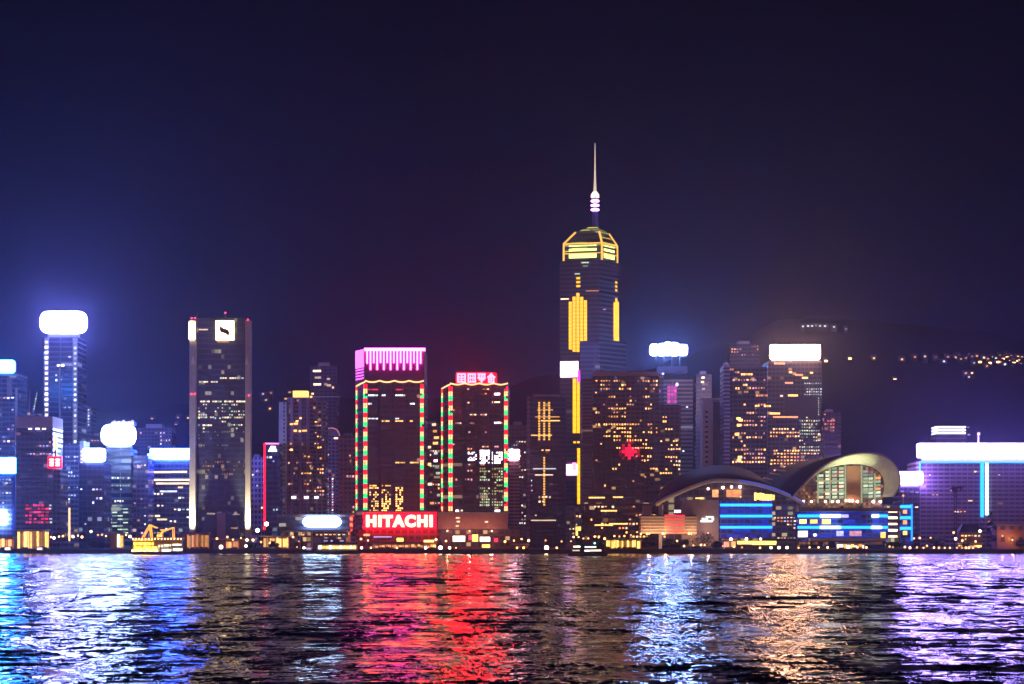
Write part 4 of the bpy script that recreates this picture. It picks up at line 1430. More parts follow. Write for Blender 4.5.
# right hall: rim facing the harbour, deep cream soffit, glass wall inside it
rim_pts = [(791, 496), (800, 486), (810, 475.6), (822, 465.6), (836, 458.6), (850, 454.8), (864, 453.6), (877, 455.4), (887, 460.8), (893.6, 469), (896.6, 478), (896, 487), (891, 496)]
inn_pts = [(794, 497), (804, 487), (814, 477.6), (825, 470), (836, 466), (847, 464.2), (857, 464), (867, 465), (876, 468.2), (882.4, 473.6), (885.4, 481), (885.6, 489), (884, 497)]
bak_pts = [(762, 492), (768, 482), (776, 474.6), (788, 467.6), (802, 461.4), (818, 456.8), (834, 455), (850, 455.4), (862, 459), (872, 465), (880, 474), (884, 484), (884, 494)]
ra, ri, rb = arc(rim_pts, -12), arc(inn_pts, 6), arc(bak_pts, 52)
MB().loft([ra, rb], .6).build('shell_roof', M_ROOF, t.o, True)
MB().loft([[(p[0], p[1], p[2] - .7) for p in ra], ri]).build('soffit', M_CREAMWALL, t.o, True)
MB().tube([(p[0], p[1] - .3, p[2]) for p in ra], .55, 6).build('roof_rim', M_PALE, t.o)
for k in range(3):                                     # white stripes put in for highlights on the left flank's standing seams
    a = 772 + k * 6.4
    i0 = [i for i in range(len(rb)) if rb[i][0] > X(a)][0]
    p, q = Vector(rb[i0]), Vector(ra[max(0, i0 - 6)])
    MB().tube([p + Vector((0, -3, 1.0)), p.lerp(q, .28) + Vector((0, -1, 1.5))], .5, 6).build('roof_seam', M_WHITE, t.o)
gw = [(p[0], p[2] - .4) for p in ri]
MB().xz([(gw[0][0], Zp(545))] + gw + [(gw[-1][0], Zp(545))], 6.4, 26).build('glass_wall', facade('fcg', (.24, .20, .16), (.10, .06, .05), 2.4, 1.7, .3, .16, .35, (1, .40, .16), .5, .34, (1, .36, .14), 157), t.o)
gm = MB()
for (a, y0) in ((818.6, 474), (830.6, 467), (846, 464.5), (862.4, 464.8), (875.6, 473)):
    gm.box(X(a), X(a + 1.5), 5.2, 6.2, Zp(503), Zp(y0))
for (a, b, y) in ((817, 847, 480.4), (817, 847, 491.4), (863, 877, 480.6), (863, 878, 491)):
    gm.box(X(a), X(b), 5.3, 6.1, Zp(y + 1.2), Zp(y - .4))
gm.build('glazing_frame', emit('frame_lit', (.72, .85, .45), .5), t.o)  # lit look of the frame put in as its own glow
for i in range(4):
    for j in range(9):
        a = 819.4 + i * 6.8
        if j * 3.6 + 467 > (474, 468.5, 466, 465)[i]:
            t.pane(a + .8, a + 5.4, 467 + j * 3.6, 469.4 + j * 3.6, M_WGREEN if (i + j) % 4 else M_WWARM, y=6.2)
for j in range(6):
    t.pane(876.8, 882.2, 476.6 + j * 3.6, 479 + j * 3.6, M_WGREEN if j % 3 else M_WORANGE, y=6.2)
for j in range(8):
    t.pane(865, 869.4, 470 + j * 3.6, 472.4 + j * 3.6, M_WGREEN, y=6.2)
    t.pane(870.2, 874.6, 473.5 + j * 3.6, 475.9 + j * 3.6, M_WGREEN, y=6.2) if j < 7 else None
t.box('stone_pier', 848, 862, 465.6, 503, 5, 6.2, principled('orange_stone', (.42, .20, .12)))
for q in (804, 812, 826, 833, 838.6, 846.6, 850, 853, 858, 874, 881):
    MB().ball((X(q), 2.5, Zp(501.5 if q < 845 or q > 856 else 500.5)), .8).build('hall_lamp', M_STREETW, t.o)
t.pane(848, 858, 508.5, 511, M_SHOPW, y=4.8)
t.pane(886, 896, 511, 513, M_SHOP, y=2)
for (px, lz, e_) in ((840, 3, 26000), (858, 3, 46000)):
    ld = bpy.data.lights.new('soffit_flood', 'SPOT')
    ld.energy = e_
    ld.color = (.95, 1, .58)
    ld.spot_size = R(66)
    ld.spot_blend = .9
    ld.shadow_soft_size = 1.2
    lo = bpy.data.objects.new('soffit_flood', ld)
    COL.objects.link(lo)
    lo.parent = t.o
    lo.location = (X(px), -9, Zp(505))
    lo.rotation_euler = (R(166), R(-6 if px > 850 else 0), 0)
    MB().box(X(px) - 1, X(px) + 1, -9.6, -8, Zp(508), Zp(506)).build('floodlight', M_DARK, t.o)
t.box('terrace', 796, 898, 508, 511.6, -10, 24, M_CONC)
t.box('neon_wall', 797.3, 887, 511.8, 541, -2, 22, facade('fcb2', (.18, .22, .55), (.02, .03, .16), 3.3, 4, .3, .1, .9, (.004, .045, .9), .5, .45, (.006, .05, 1), 159))
for (a, b, y, m) in ((797, 819, 515.6, M_NBLUE), (819.3, 840, 515.6, M_NBLUE2), (871, 878, 515.6, M_NBLUE2), (878.3, 887, 515.6, M_NBLUE),
                     (797, 819, 527, M_NBLUE), (819.3, 840, 527, M_NBLUE2), (840.3, 870, 527, M_NBLUE), (870.3, 881, 527, M_NBLUE2), (881.3, 887, 527, M_NBLUE)):
    MB().rbox(X(a), X(b), -4, -2.2, Zp(y + 1.8), Zp(y - 1.0), .5).build('neon_band', m, t.o)
for (a, b, y0, y1, m) in ((799, 806, 519.5, 523.6, M_SHOP), (809.6, 817, 519.5, 523.6, M_SHOP), (821.6, 830, 519.2, 524, M_SHOP), (797.6, 807, 531, 537, M_SHOPW), (849, 861, 531, 536, M_WPINK), (836, 843, 531, 536, M_WVIO), (880, 885, 532, 538, M_SHOP), (813, 816, 534, 536, M_WWHITE), (841, 848, 514.6, 517.6, M_WVIO)):
    t.pane(a, b, y0, y1, m, y=-2.1, name='shop_window')
t.box('service_tower', 887.6, 900.5, 504, None, 1, 16, facade('fcs', (.28, .25, .24), (.05, .05, .05), 3.6, 3, .35, .2, .35, (1, .85, .5), .6, .1, (.8, .7, .3), 161))
for k in range(5):
    t.pane(888.6, 897.6, 510.6 + k * 6.2, 512.6 + k * 6.2, M_SHOPW if k % 2 else M_WWARM, y=1)
t.box('end_pavilion', 901, 912.6, 503.6, None, 2, 14, facade('fce', (.16, .2, .5), (.02, .03, .12), 3.4, 3, .3, .1, .6, (.01, .1, .9), .4, .3, (.02, .08, 1), 163))
for y in (506.4, 517.6, 528.2):
    MB().rbox(X(900.6), X(912), .4, 1.9, Zp(y + 1.6), Zp(y - 1.4), .5).build('neon_band', M_NBLUE, t.o)
t.box('neon_line', 911.4, 912.8, 504, 541, .2, 1.8, emit('neon_line_blue', (.01, .25, 1), 2.2))
for k in range(3):
    t.pane(903.6, 907.6, 509.8 + k * 10.6, 513.6 + k * 10.6, M_WORANGE if k < 2 else M_SHOP, y=2)
MB().tube([(X(905), 6, Zp(503.6)), (X(905), 6, Zp(493))], .4, 6, .2).build('mast', M_PALE, t.o)
MB().ball((X(905), 6, Zp(495.5)), .8).build('mast_light', M_WORANGE, t.o)
t.box('awning', 808, 884, 538, 541, -9, -2.4, M_CREAMWALL)
t.box('base_wall', 720.3, 797, 538.4, None, -1, 20, facade('fcw', (.12, .11, .2), (.03, .03, .06), 4, 4, lit=.15, seed=165))
t.pane(752, 776, 541, 544.8, M_SHOP, y=-1, name='shop_window')
t.pane(737, 752, 541, 544.2, M_SHOP, y=-1, name='shop_window')
t.done()

# ------------------------------------------------------------------ right edge
t = Thing('hotel_block', 'wide violet block under a very long white sign and blue neon outline', 'building', 985, 1420)
t.box('wall', 917, 1060, 461, None, 0, 36, facade('fra', (.62, .42, .55), (.09, .06, .10), 3.0, 4.2, .45, .12, .015, (1, .6, .5), .4, .03, (.8, .4, .8), 171))
t.rsign('roof_sign', 917.5, 1064, 443.5, 457.6, -3, 3, M_SIGN_PURPLE, 1.2)
t.box('sign_frame', 922, 1060, 457.7, 461, 1, 4, M_STEEL)
t.box('neon_line', 919, 1060, 461.2, 462.8, -1.3, -.1, M_NBLUE)
t.box('neon_line', 919, 920.6, 463, 471, -1.3, -.1, M_NBLUE)
t.box('neon_column', 980.4, 983.4, 463, 517, -1.3, -.1, M_NBLUE)
t.box('neon_column', 985.6, 987.8, 463, 515, -1.3, -.1, M_NBLUE2)
t.panes(925, 1022, 470, 530, 28, 18, .012, [M_WORANGE, M_WWARM, M_WPINK], 172)
t.pane(968, 972.6, 500, 501.4, M_WWARM)
MB().tube([(t.x(981), 8, t.z(443.5)), (t.x(981), 8, t.z(432))], .7, 6, .4).build('mast', M_PALE, t.o)
t.pane(979.6, 982.4, 432, 434.6, M_WWARM, y=7, name='roof_lamp')
t.pane(971, 973, 425.6, 427, M_WPINK, y=12, name='roof_lamp')
t.pane(971.4, 974, 433, 434.4, M_WPINK, y=12, name='roof_lamp')
t.done()

t = Thing('office_block', 'dim violet block with a small purple-white sign beside the arched hall', 'building', 914, 1390)
t.box('wall', 905, 926, 486, None, 22, 44, facade('frb', (.2, .15, .25), (.04, .03, .07), 3.6, 3.4, lit=.06, litcol=(1, .7, .9), seed=174))
t.rsign('roof_sign', 899, 929, 470.5, 483.5, 20, 24, M_SIGN_PURPLE, 2)
t.box('sign_frame', 903, 926, 483.6, 486, 22.5, 26, M_STEEL)
for (a, y) in ((917, 490.6), (922, 491), (907, 490), (915, 506), (921.6, 506)):
    t.pane(a, a + 3, y, y + 1.2, M_WWARM if y > 500 else M_WVIO, y=22)
t.done()

t = Thing('office_tower', 'distant tower topped by three stacked white light lines above the long sign', 'building', 951, 1950)
t.box('wall', 936, 966, 434, None, 0, 26, facade('frc', (.2, .2, .34), (.04, .04, .08), lit=.02, seed=176))
for y in (427, 430, 433):
    t.box('light_line', 936.6, 965.6, y - .8, y + .9, -1, 24, emit('line_white', (.85, .85, 1), 2.4))
t.box('crown', 939, 963, 426, 434, 1, 24, M_CONC)
t.done()

t = Thing('harbour_shed', 'low orange-lit stone shed at the right end of the waterfront', 'building', 1014, 1340)
t.box('wall', 997, 1050, 526, None, 0, 14, facade('frd', (.45, .2, .1), (.06, .04, .04), 8, 6, .6, .5, .0, (1, .6, .3), .3, .0, (.8, .4, .8), 178))
t.box('roof', 995, 1052, 523.6, 525.8, -1.5, 15.5, M_CONC)
t.box('annexe', 960, 984, 532, None, 3, 14, M_BRICK)
MB().prism([(t.x(960), 2.5), (t.x(984), 2.5), (t.x(984), 14.5), (t.x(960), 14.5)], t.z(532), t.z(524),
           [(t.x(965), 6), (t.x(979), 6), (t.x(979), 11), (t.x(965), 11)]).build('annexe_roof', principled('slate', (.05, .06, .12)), t.o)
t.panes(962, 982, 534, 541, 6, 2, .6, [M_WGOLD, M_WGREEN], 179, y=3)
wash(t, 1011, 540, -4, 2600, (1, .42, .14))
wash(t, 1001, 536, -4, 1400, (1, .4, .12))
t.done()

# mast crane
t = Thing('mast_crane', 'tall thin mast crane with a short double jib on the right waterfront', 'crane', 955, 1330)
b = MB().tube([(-.5, 0, 0), (-.5, 0, t.z(489))], .35, 6).tube([(.9, 0, 0), (.9, 0, t.z(489))], .35, 6)
for k in range(11):
    z = k * t.z(489) / 11
    b.tube([(-.5, 0, z), (.9, 0, z + t.z(489) / 11)], .14, 4)
b.build('tower', M_DARK, t.o)
MB().tube([(t.x(950), 0, t.z(489)), (t.x(964), 0, t.z(487))], .6, 6).build('jib', M_DARK, t.o)
MB().tube([(t.x(962), 0, t.z(486)), (t.x(960), 0, t.z(492))], .6, 6).build('jib_tip', M_DARK, t.o)
MB().box(t.x(951), t.x(956), -1.5, 1.5, t.z(492), t.z(486.8)).build('cabin', M_DARK, t.o)
t.pane(950, 951.4, 490, 491.4, M_WPINK, name='jib_lamp', y=-1.6)

# ------------------------------------------------------------------ houses on the hills
rnd = random.Random(21)
house_pts = [(803, 326.4), (808, 326), (812, 326), (816, 325.6), (820, 326), (825, 326), (834, 327), (846, 329),
             (826, 361), (850, 358.6), (874, 358.2), (902, 359.4), (915, 357), (925, 356.4), (936, 357), (944, 361.4), (948, 357), (956, 357.4), (966, 358),
             (972, 356.4), (974, 363), (980, 362), (966, 373.4), (969, 377), (972, 373), (895, 379.6), (998, 362), (1001, 362), (1010, 361), (1014, 363), (1018, 356.6), (1022, 357), (1016, 361),
             (958, 355.4), (961, 359), (977, 356), (984, 357.6), (988, 359), (990, 363), (993, 357), (996, 358.4), (1000, 355.4), (1003, 359), (1005, 364.4), (1007, 357.4), (1011, 356), (1013, 359.4), (1019, 360.4), (1021, 364), (1006, 354), (987, 366),
             (263, 394), (271, 393), (266, 400), (270, 408.6), (152, 419), (178, 417.6), (188, 418), (176, 425)]
where = []
for i, (px, py) in enumerate(house_pts):
    Y = 2320
    while Y < 3200 and hill_at(px, Y) < CH + (HY - py) * Y / F - 5:
        Y += 8
    zb = hill_at(px, Y) - 5
    t = Thing('hillside_house', '', 'house', px, Y, zb, 'lit houses on the dark hills')
    top = CH + (HY - py) * Y / F + 3 - zb
    w = rnd.uniform(5, 9)
    warm = rnd.choice((M_WORANGE, M_WGOLD, M_WGOLD, M_WWARM, M_WCOOL)) if px > 830 or py > 350 else M_WCOOL
    hw = principled('house_wall', (.05, .045, .05))
    MB().box(-w / 2, w / 2, 0, 9, 0, max(top, 4)).build('wall', hw, t.o)
    MB().prism([(-w / 2 - .5, -.5), (w / 2 + .5, -.5), (w / 2 + .5, 9.5), (-w / 2 - .5, 9.5)], max(top, 4), max(top, 4) + 2.4, [(-w / 2 + .6, 4), (w / 2 - .6, 4), (w / 2 - .6, 5), (-w / 2 + .6, 5)]).build('roof', M_DARK, t.o)
    bright = px in (980, 998, 1003, 1007, 1014, 1016, 895, 826, 850, 990)
    ps = 1.5 if bright else .95
    o = t.pane(px - ps, px + ps, py - .75, py + .75, warm if not bright else emit('pane_hill', (1, .45, .14), 10), y=-.1)
    col = {'pane_orange': 'orange', 'pane_gold': 'golden', 'pane_warm': 'cream', 'pane_cool': 'pale white'}[warm.name]
    if bright:
        col = 'bright amber'
    area = ('on the highest ridge' if py < 335 else 'left of the finned tower' if px < 200 else
            'above the neon-outlined tower' if px < 300 else 'on the ridge' if px < 935 else
            'on the hill at the right edge' if px > 990 else 'above the three stacked light lines')
    where.append((px, t, col, area))
ords = ['first', 'second', 'third', 'fourth', 'fifth', 'sixth', 'seventh', 'eighth', 'ninth', 'tenth', 'eleventh', 'twelfth', 'thirteenth', 'fourteenth', 'fifteenth', 'sixteenth', 'seventeenth', 'eighteenth', 'nineteenth', 'twentieth']
seen = {}
for px, t, col, area in sorted(where, key=lambda q: q[0]):
    k = seen.get((col, area), 0)
    seen[(col, area)] = k + 1
    n = sum(1 for q in where if q[2] == col and q[3] == area)
    t.o['label'] = ('hill house with %s window ' % col) + area + (', %s from left' % ords[k] if n > 1 else '')

# ------------------------------------------------------------------ waterfront: pavilions, lamps, trees, boats


def pavilion(label, a, b, tp, mat_lit, Y, seed, roofm=M_CONC, name='pavilion', bays=None):
    """open-fronted low building: floor, back wall, posts, roof with an eave, lit bays"""
    t = Thing(name, label, 'pavilion', (a + b) / 2, Y)
    h = t.z(tp)
    x0, x1 = t.x(a), t.x(b)
    MB().box(x0, x1, 0, 8, 0, .3).box(x0, x1, 6, 7.8, .31, h).build('wall', M_BRICK, t.o)
    MB().prism([(x0 - 1, -2), (x1 + 1, -2), (x1 + 1, 9), (x0 - 1, 9)], h + .02, h + .9, [(x0 - .2, -1), (x1 + .2, -1), (x1 + .2, 8), (x0 - .2, 8)]).build('roof', roofm, t.o)
    n = bays or max(2, int((x1 - x0) / 4))
    for i in range(n):
        xa = x0 + (x1 - x0) * i / n
        xb = x0 + (x1 - x0) * (i + 1) / n
        MB().box(xa - .15, xa + .15, 0, .3, .31, h).build('post', M_DARK, t.o)
        if random.Random(seed * 31 + i).random() < .85:
            rb = random.Random(seed * 57 + i)
            sill = rb.choice((.5, .5, 1.3, 1.8))
            mats = [mat_lit, mat_lit, {M_SHOP: M_SHOPO, M_SHOPW: M_SHOP}.get(mat_lit, M_WORANGE), M_WGOLD]
            xm = xa + (xb - xa) * rb.uniform(.3, .7)
            MB().box(xa + .35, xm - .12, 5.2, 5.7, sill, h - rb.uniform(.4, 1.2)).build('lit_bay', rb.choice(mats), t.o)
            MB().box(xm + .12, xb - .35, 5.2, 5.7, rb.choice((.5, 1.0)), h - rb.uniform(.4, 1.6)).build('lit_bay', rb.choice(mats), t.o)
            if rb.random() < .5:
                MB().box(xa + .6, xb - .6, 1.5, 2.3, .3, 1.3).build('counter', M_DARK, t.o)
    MB().box(x1 - .15, x1 + .15, 0, .3, .31, h).build('post', M_DARK, t.o)
    return t


pavilion('long yellow-lit pier pavilion below the dark block with red lit shopfloors', 15, 47, 530.5, M_SHOP, 1325, 1)
pavilion('small bright white-lit kiosk left of the yellow ferry', 108.5, 122, 533.6, M_SHOPW, 1322, 2, name='kiosk')
pavilion('orange-lit striped ferry shed just behind the yellow ferry', 181, 208, 533.5, M_SHOPO, 1322, 3, M_BRICK, bays=6)
pavilion('low dim pavilion with warm bays at the foot of the finned tower', 212, 244, 540, M_WORANGE, 1320, 4)
pavilion('tan-lit pavilion under the hall with the blue-white sign', 262, 288, 537, M_WGOLD, 1322, 5)
pavilion('row of low waterfront shops with yellow bays under the big red sign', 372, 436, 543.6, M_WORANGE, 1318, 6)
pavilion('low pavilion with orange bays right of the narrow banded tower', 513, 528, 545, M_SHOPO, 1316, 7, bays=3)
pavilion('gold-lit waterside pavilion with green posts left of the striped wall', 606, 642, 539.4, M_SHOP, 1318, 8, M_GREENP, bays=7)
pavilion('small shelter with pale lit bays in front of the blue neon bands', 724, 737, 540, M_WPINK, 1320, 9)
pavilion('glazed entrance shelter with cream bays under the arched hall', 838, 866, 543.4, M_SHOPW, 1318, 10)
pavilion('dim shelter at the lamp row in front of the violet block', 960, 984, 544, M_WGOLD, 1318, 12)
pavilion('low reddish pavilion at the far left edge of the waterfront', -14, 12, 538, M_WORANGE, 1325, 13)

# street lamps: one prototype, copied
lamp = bpy.data.objects.new('street_lamp', None)
COL.objects.link(lamp)
tag(lamp, 'street lamp', 'street lamp', 'lamps along the far promenade')
pole_o = MB().tube([(0, 0, 0), (0, 0, 1)], .12, 6, .08).build('pole', M_DARK, lamp)
globe_w = MB().ball((0, 0, 0), .62).build('lamp_globe', M_STREET, lamp)
globe_c = MB().ball((0, 0, 0), .62).build('lamp_globe', M_STREETW, lamp)
globe_c.parent = None
COL.objects.unlink(globe_c)
lamp_rows = [
    ('before the dark block with red shopfloors', [(51, 537), (54, 538, 1), (59, 536.5), (63, 536), (73, 536.6, 1), (78, 535.6), (82, 537)]),
    ('beside the white-lit kiosk left of the ferry', [(91, 531.5, 1), (98, 535), (102, 534.6), (106, 536), (126, 535), (130, 536.5, 1)]),
    ('at the foot of the finned tower', [(217, 538.6), (221, 547, 2), (227.4, 537), (233, 539.6), (241, 538), (247, 540, 1), (253, 540), (246, 546, 1)]),
    ('before the block with the dark window grid', [(257.5, 530.4, 2), (261, 542), (266.4, 524, 2), (270, 543), (278, 541)]),
    ('before the hall with the blue-white sign', [(293, 537), (297, 547), (304, 548, 1), (349, 533.6)]),
    ('under the big red sign', [(361, 539), (368, 540.4), (361.6, 548, 1), (371, 549), (397, 548.6), (425.6, 549, 1), (436, 539.6), (440.4, 548.4, 2)]),
    ('before the shops of the red-charactered tower', [(446, 541), (449.6, 548, 1), (456, 550), (505, 541.6), (514, 540.6)]),
    ('beside the gold-patterned tower', [(521.6, 539), (528.6, 540.6), (517, 548.6), (523.6, 548.6), (545.6, 540.4), (546.6, 548.4, 2), (556.8, 548.6), (561.6, 541.4)]),
    ('behind the dark ferry with green roof', [(571, 541.2), (573.6, 537), (578.6, 537), (583.4, 538.4), (588.4, 538.4), (594.6, 536.6), (598.6, 537.4), (604.6, 538.6)]),
    ('before the striped wall with the red light', [(614.4, 536), (619.4, 536.4), (624.4, 536), (631, 535), (641, 534), (647, 534), (663, 533.6), (664.6, 536.6), (677, 541), (689, 533.6)]),
    ('among the trees by the striped wall', [(684, 546), (693.4, 545.4), (701, 545), (704.6, 545.2)]),
    ('before the blue neon wall', [(731, 539.2, 1), (746.4, 539, 1), (760.6, 539, 1), (723, 546), (734, 547), (742, 547.4), (760, 548), (771, 547.6, 1), (779, 547.6, 1), (787, 547.6, 1), (798.6, 548)]),
    ('before the arched hall', [(809.6, 547.4), (818.6, 547.4), (827.6, 547.4), (838, 547.4), (849.4, 547.4), (857.4, 547.4), (866.4, 547.4), (889.6, 546.6), (893, 547.2)]),
    ('in the row below the violet block', [(905, 547), (910, 548.4), (917, 547.4), (923.6, 548), (927, 545.8), (934, 547.6), (939, 548), (944.8, 548), (950, 548), (957, 548.2), (962, 547.8), (966, 548), (969, 548), (973, 549), (978.6, 547)]),
    ('behind the lamp row below the violet block', [(914, 538.4), (919.8, 538), (930.6, 537.8), (953.6, 532.6), (955.6, 538.8, 1), (962.4, 540.6), (975.6, 541.4), (980, 531, 1)]),
]
first = True
for area, pts in lamp_rows:
    pts = sorted(pts)
    for i, p in enumerate(pts):
        Y = SHORE + 3 + (12 if p[1] < 545 else 0) + (i % 3)
        z = CH + (HY - p[1]) * Y / F
        o = lamp if first else lamp.copy()
        if not first:
            COL.objects.link(o)
        o.location = ((p[0] - 512) * Y / F, Y, GZ - .02)
        hgt = max(z - GZ, .9)
        if first:
            pl_, gb = pole_o, globe_w
        else:
            pl_ = pole_o.copy()
            gb = (globe_c if len(p) > 2 else globe_w).copy()
            COL.objects.link(pl_)
            COL.objects.link(gb)
            pl_.parent = o
            gb.parent = o
        pl_.scale = (1, 1, hgt)
        gb.location = (0, 0, hgt)
        k_ = .7 + .55 * random.Random(i * 7 + int(p[0])).random()
        gb.scale = (k_, k_, k_)
        if len(p) > 2:
            gb.scale = (1.35, 1.35, 1.35) if p[2] == 1 else (2.1, 2.1, 2.1)
        n = len(pts)
        which = 'leftmost' if i == 0 else 'rightmost' if i == n - 1 else ords[i]
        size = ('bright white' if len(p) > 2 else 'warm')
        tall = 'tall' if hgt > 4 else 'low'
        o['label'] = '%s %s lamp, %s %s' % (tall, size, which if i in (0, n - 1) else which + ' from left', area)
        first = False
bpy.data.objects.remove(globe_c)

# trees
M_LEAF = principled('leaf', (.045, .075, .03), .7, .2)


def tree(label, px, Y, tp, wpx, seed, cone=False):
    t = Thing('cone_tree' if cone else 'round_tree', label, 'tree', px, Y, GZ - .02)
    rr = random.Random(seed)
    H = t.z(tp)
    rw = wpx * t.s / 2
    trunk = MB().tube([(0, 0, 0), (.1, 0, H * .3), (0, .1, H * (.8 if cone else .55))], .35, 7, .12)
    if not cone:
        for k in range(5):
            a = k * 1.26 + rr.random()
            trunk.tube([(0, 0, H * .35), (math.cos(a) * rw * .5, math.sin(a) * rw * .5, H * rr.uniform(.55, .75))], .14, 5, .05)
    trunk.build('trunk', M_BARK, t.o)
    b = MB()
    clumps = []
    for k in range(16):
        a = rr.random() * 6.283
        if cone:
            f = rr.random()
            clumps.append((math.cos(a) * rw * .75 * (1 - f), math.sin(a) * rw * .75 * (1 - f), H * (.08 + .9 * f), rw * (.5 - .36 * f)))
        else:
            q = rr.random() ** .5
            clumps.append((math.cos(a) * rw * .68 * q, math.sin(a) * rw * .68 * q, H * rr.uniform(.42, .88 - .2 * q), rw * rr.uniform(.26, .44)))
    for (cx, cy, cz, cr) in clumps:
        for k in range(46):
            d = Vector((rr.gauss(0, 1), rr.gauss(0, 1), rr.gauss(0, 1))).normalized() * cr * rr.random() ** .4
            c = Vector((cx, cy, cz)) + d
            c.z = min(max(c.z, .3), H)
            u = Vector((rr.gauss(0, 1), rr.gauss(0, 1), rr.gauss(0, 1))).normalized() * rr.uniform(.3, .6)
            w = u.cross(Vector((rr.gauss(0, 1), rr.gauss(0, 1), 1))).normalized() * rr.uniform(.2, .4)
            b._add([c - u, c + w, c + u, c - w], [[0, 1, 2, 3]])
    b.build('crown', M_LEAF, t.o)


tree('biggest dark round tree between the striped wall and the blue neon wall', 704, 1316, 531, 30, 1)
tree('dark tree directly in front of the red light on striped wall', 670, 1314, 537, 15, 2)
tree('dark tree at the right end of the striped wall', 684, 1314, 538.4, 14, 3)
tree('small tree left of the pavilion with green posts', 601, 1318, 541, 9, 4)
tree('dark shrub-like tree right of the pavilion with green posts', 646, 1312, 539, 10, 5)
tree('spreading dark tree left of the mast crane', 936, 1316, 536, 26, 6)
tree('dark tree under the mast crane, right of its mast', 966, 1314, 543, 12, 7)
tree('dark cone-shaped tree at the right below the two blue neon columns', 991, 1312, 512, 13, 8, True)
tree('dark low tree in the gap before the right end of the arched hall', 897, 1316, 541, 14, 9)
tree('dark tree left of the kiosk and the ferry', 92, 1316, 540, 12, 10)
tree('low dark tree at the foot of the finned tower', 250, 1314, 543, 14, 11)
tree('dark tree in front of the tan-lit pavilion', 274, 1312, 541, 13, 12)
tree('dark tree at the far right edge beside the orange shed', 1020, 1314, 539, 16, 13)
tree('wide dark tree in front of the base of blue neon wall', 716, 1312, 541, 12, 14)


# boats
def hull(t, x0, x1, w, h, bow=1):
    n = 9
    rows = []
    L = x1 - x0
    for i in range(n):
        f = i / (n - 1)
        x = x0 + L * f
        k = 1 - abs(2 * f - 1) ** 3
        hw = w / 2 * (.28 + .72 * k)
        sh = h * (1 + .25 * (2 * f - 1) ** 2)
        rows.append([(x, -hw, sh), (x + (.5 - f) * 1.4, -hw * .75, -.5), (x + (.5 - f) * 1.4, hw * .75, -.5), (x, hw, sh), (x, -hw, sh)])
    m = MB().loft(rows)
    m._add([rows[0][k] for k in range(4)], [[0, 1, 2, 3]])
    m._add([rows[-1][k] for k in range(4)], [[3, 2, 1, 0]])
    return m.build('hull', M_HULL, t.o)


t = Thing('ferry', 'yellow-lit two-deck ferry with orange roof frames at the left', 'ferry', 157, 1190, 0)
hull(t, t.x(132.5), t.x(183), 8, 1.8)
for nm, y0, y1, a, b in (('lower_deck', 552, 546.4, 133.5, 182), ('upper_deck', 545.6, 540.4, 134, 181.5)):
    t.box(nm, a, b, y1, y0, -2.6, 2.6, M_YELLOWP if nm == 'upper_deck' else M_WHITE)
    t.box('deck_edge', a - .8, b + .8, y1 - .8, y1 - .1, -3.6, 3.6, M_ORANGEP)
t.box('roof', 133, 184, 537.6, 538.6, -3.8, 3.8, M_ORANGEP)
for q in (134, 143, 152, 161, 170, 180.6):
    for y0, y1 in ((545.6, 538.6), (552, 545.6)):
        t.box('stanchion', q, q + .7, y1, y0, -3.2, -2.9, M_ORANGEP)
M_FERRY = emit('ferry_yellow', (1, .58, .04), 4.6, vary=.4, cell=1.2)
for k in range(7):
    a = 134.4 + k * 3.4
    if k < 6:
        t.pane(a, a + 2.9, 539.4, 540.6, M_FERRY, y=-3.3)
        t.pane(a, a + 2.9, 542.6, 545.2, M_FERRY, y=-2.7)
    t.pane(a, a + 2.9, 546.6, 548.4, M_FERRY, y=-3.0)
    t.pane(a, a + 2.9, 549.2, 551.4, M_FERRY, y=-2.7)
for (a, b, y) in ((159, 164, 545), (165, 171.6, 544.6), (173.4, 182, 544), (163, 168.6, 549.4), (169, 171.4, 549.4), (174, 183, 548.6)):
    t.pane(a, b, y, y + 1.9, M_SHOPW, y=-2.75)
deckl = emit('boat_deck_lamp', (1, .62, .16), 22)
for k in range(9):
    q = 133.6 + k * 3
    MB().ball((t.x(q), -3.4, t.z(550.6 - (k % 2) * .7)), .42).build('deck_lamp', deckl, t.o)
for k in range(16):
    MB().ball((t.x(134 + k * 3.2), -4, t.z(538.9)), .26).build('deck_lamp', deckl, t.o)
of = emit('orange_frame_lit', (1, .40, .03), 1.8)  # lamplight on the orange frames put in as glow
b = MB()
for s in (-2.6, 2.6):
    b.tube([(t.x(143), s, t.z(537.6)), (t.x(150), s, t.z(525)), (t.x(157), s, t.z(528))], .36, 6)
    b.tube([(t.x(151.6), s, t.z(537.6)), (t.x(150.4), s, t.z(525.4))], .36, 6)
b.tube([(t.x(150), -2.6, t.z(525)), (t.x(150), 2.6, t.z(525))], .3, 6)
b.build('roof_frame', of, t.o)
b = MB()
for s in (-2.6, 2.6):
    b.tube([(t.x(158), s, t.z(537.6)), (t.x(163), s, t.z(531.4)), (t.x(173.4), s, t.z(527.6)), (t.x(173.6), s, t.z(537.6))], .36, 6)
    b.tube([(t.x(161), s, t.z(530)), (t.x(168), s, t.z(529.8))], .35, 6)
b.tube([(t.x(173.4), -2.6, t.z(527.8)), (t.x(173.4), 2.6, t.z(527.8))], .3, 6)
b.build('roof_frame', of, t.o)
t.box('wheelhouse', 157, 163, 534, 537.5, -1.6, 1.6, M_YELLOWP)
t.pane(157.6, 162.4, 534.8, 536.6, M_SHOP, y=-1.65)
t.done()

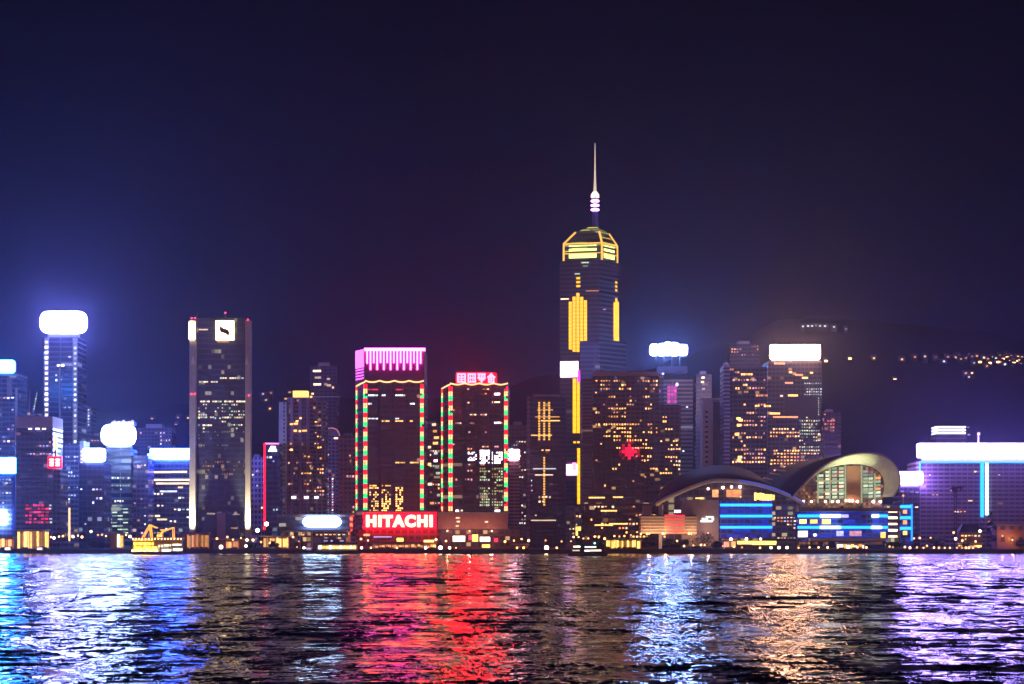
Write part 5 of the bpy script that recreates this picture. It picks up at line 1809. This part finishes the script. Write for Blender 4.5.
t = Thing('ferry', 'dark low ferry with green roof and white-lit decks in front of the tallest tower', 'ferry', 588, 1060, 0)
hull(t, t.x(567.5), t.x(608), 7, 1.1)
t.box('lower_deck', 571, 604, 548.4, 553, -2.4, 2.4, M_DARK)
t.box('upper_deck', 573, 600, 545.2, 548, -2.2, 2.2, M_DARK)
t.box('roof', 572, 606, 544, 545, -2.8, 2.8, M_GREENP)
t.box('wheelhouse', 575.6, 583, 541.6, 543.9, -1.4, 1.4, M_GREENP)
for (a, b, y, m) in ((573.4, 580, 546, M_SHOPW), (584.6, 596, 546.4, M_WCOOL), (572.4, 579.6, 549.8, M_WWARM), (584.4, 590, 550, M_SHOPW), (590.6, 601, 549.8, M_SHOPW)):
    t.pane(a, b, y, y + 1.3, m, y=-2.45 if y > 548 else -2.25)
MB().ball((t.x(594.6), -1.5, t.z(543.2)), .45).build('deck_lamp', emit('lamp_teal', (.2, 1, .6), 8), t.o)
MB().tube([(t.x(586), 0, t.z(544)), (t.x(586), 0, t.z(538.6))], .12, 5).build('mast', M_STEEL, t.o)
t.done()

t = Thing('tour_boat', 'moored tour boat with a row of yellow lit windows below the blue-white sign', 'boat', 337, 1255, 0)
hull(t, t.x(314.5), t.x(358.6), 8, 1.5)
t.box('cabin', 317.6, 357.4, 544.4, 550.6, -2.8, 2.8, M_WHITE)
t.box('roof', 316.6, 358.2, 543, 544.2, -3.3, 3.3, M_DARK)
t.box('upper_cabin', 322, 346, 539, 542.9, -2, 2, M_DARK)
for k in range(11):
    a = 319 + k * 3.45
    t.pane(a, a + 2.7, 545.8, 548.8, M_SHOP if k % 3 else M_SHOPW, y=-2.85)
for a, b in ((324, 328), (331, 333), (340, 344)):
    t.pane(a, b, 540.2, 541.6, M_WVIO, y=-2.05)
MB().tube([(t.x(342), 0, t.z(539)), (t.x(338), 0, t.z(533))], .14, 5).build('mast', M_STEEL, t.o)
t.done()

for (px, lab, m) in ((40, 'small motor launch with white lights under the yellow-lit pier pavilion', M_WWHITE), (309, 'small launch with blue-white lights beside the moored tour boat', M_WVIO),
                     (8, 'tiny launch with one white light at the far left waterline', M_WWHITE)):
    t = Thing('motor_launch', lab, 'boat', px, 1270, 0)
    hull(t, t.x(px - 7), t.x(px + 7), 3, .9)
    t.box('cabin', px - 3, px + 3, 547.2, 550.6, -1, 1, M_WHITE)
    t.box('roof', px - 3.6, px + 3.4, 546.6, 547.1, -1.2, 1.2, M_DARK)
    t.pane(px - 2.4, px + 2.2, 548, 549.4, m, y=-1.05)
    MB().tube([(t.x(px + 1), 0, t.z(546.6)), (t.x(px + 1), 0, t.z(543.6))], .08, 5).build('mast', M_STEEL, t.o)

# ------------------------------------------------------------------ the hazy night air
hz = MB().box(-2350, 2350, -300, 5050, -2.3, 392).build('haze', None)
hz.data.materials.clear()
hm = bpy.data.materials.new('night_haze')
hm.use_nodes = True
hm.node_tree.nodes.clear()
ho = hm.node_tree.nodes.new('ShaderNodeOutputMaterial')
pv = hm.node_tree.nodes.new('ShaderNodeVolumePrincipled')
pv.inputs['Color'].default_value = (.62, .66, 1.0, 1)
pv.inputs['Density'].default_value = .000086
pv.inputs['Anisotropy'].default_value = .80
hm.node_tree.links.new(pv.outputs[0], ho.inputs['Volume'])
hz.data.materials.append(hm)
hz['kind'] = 'stuff'
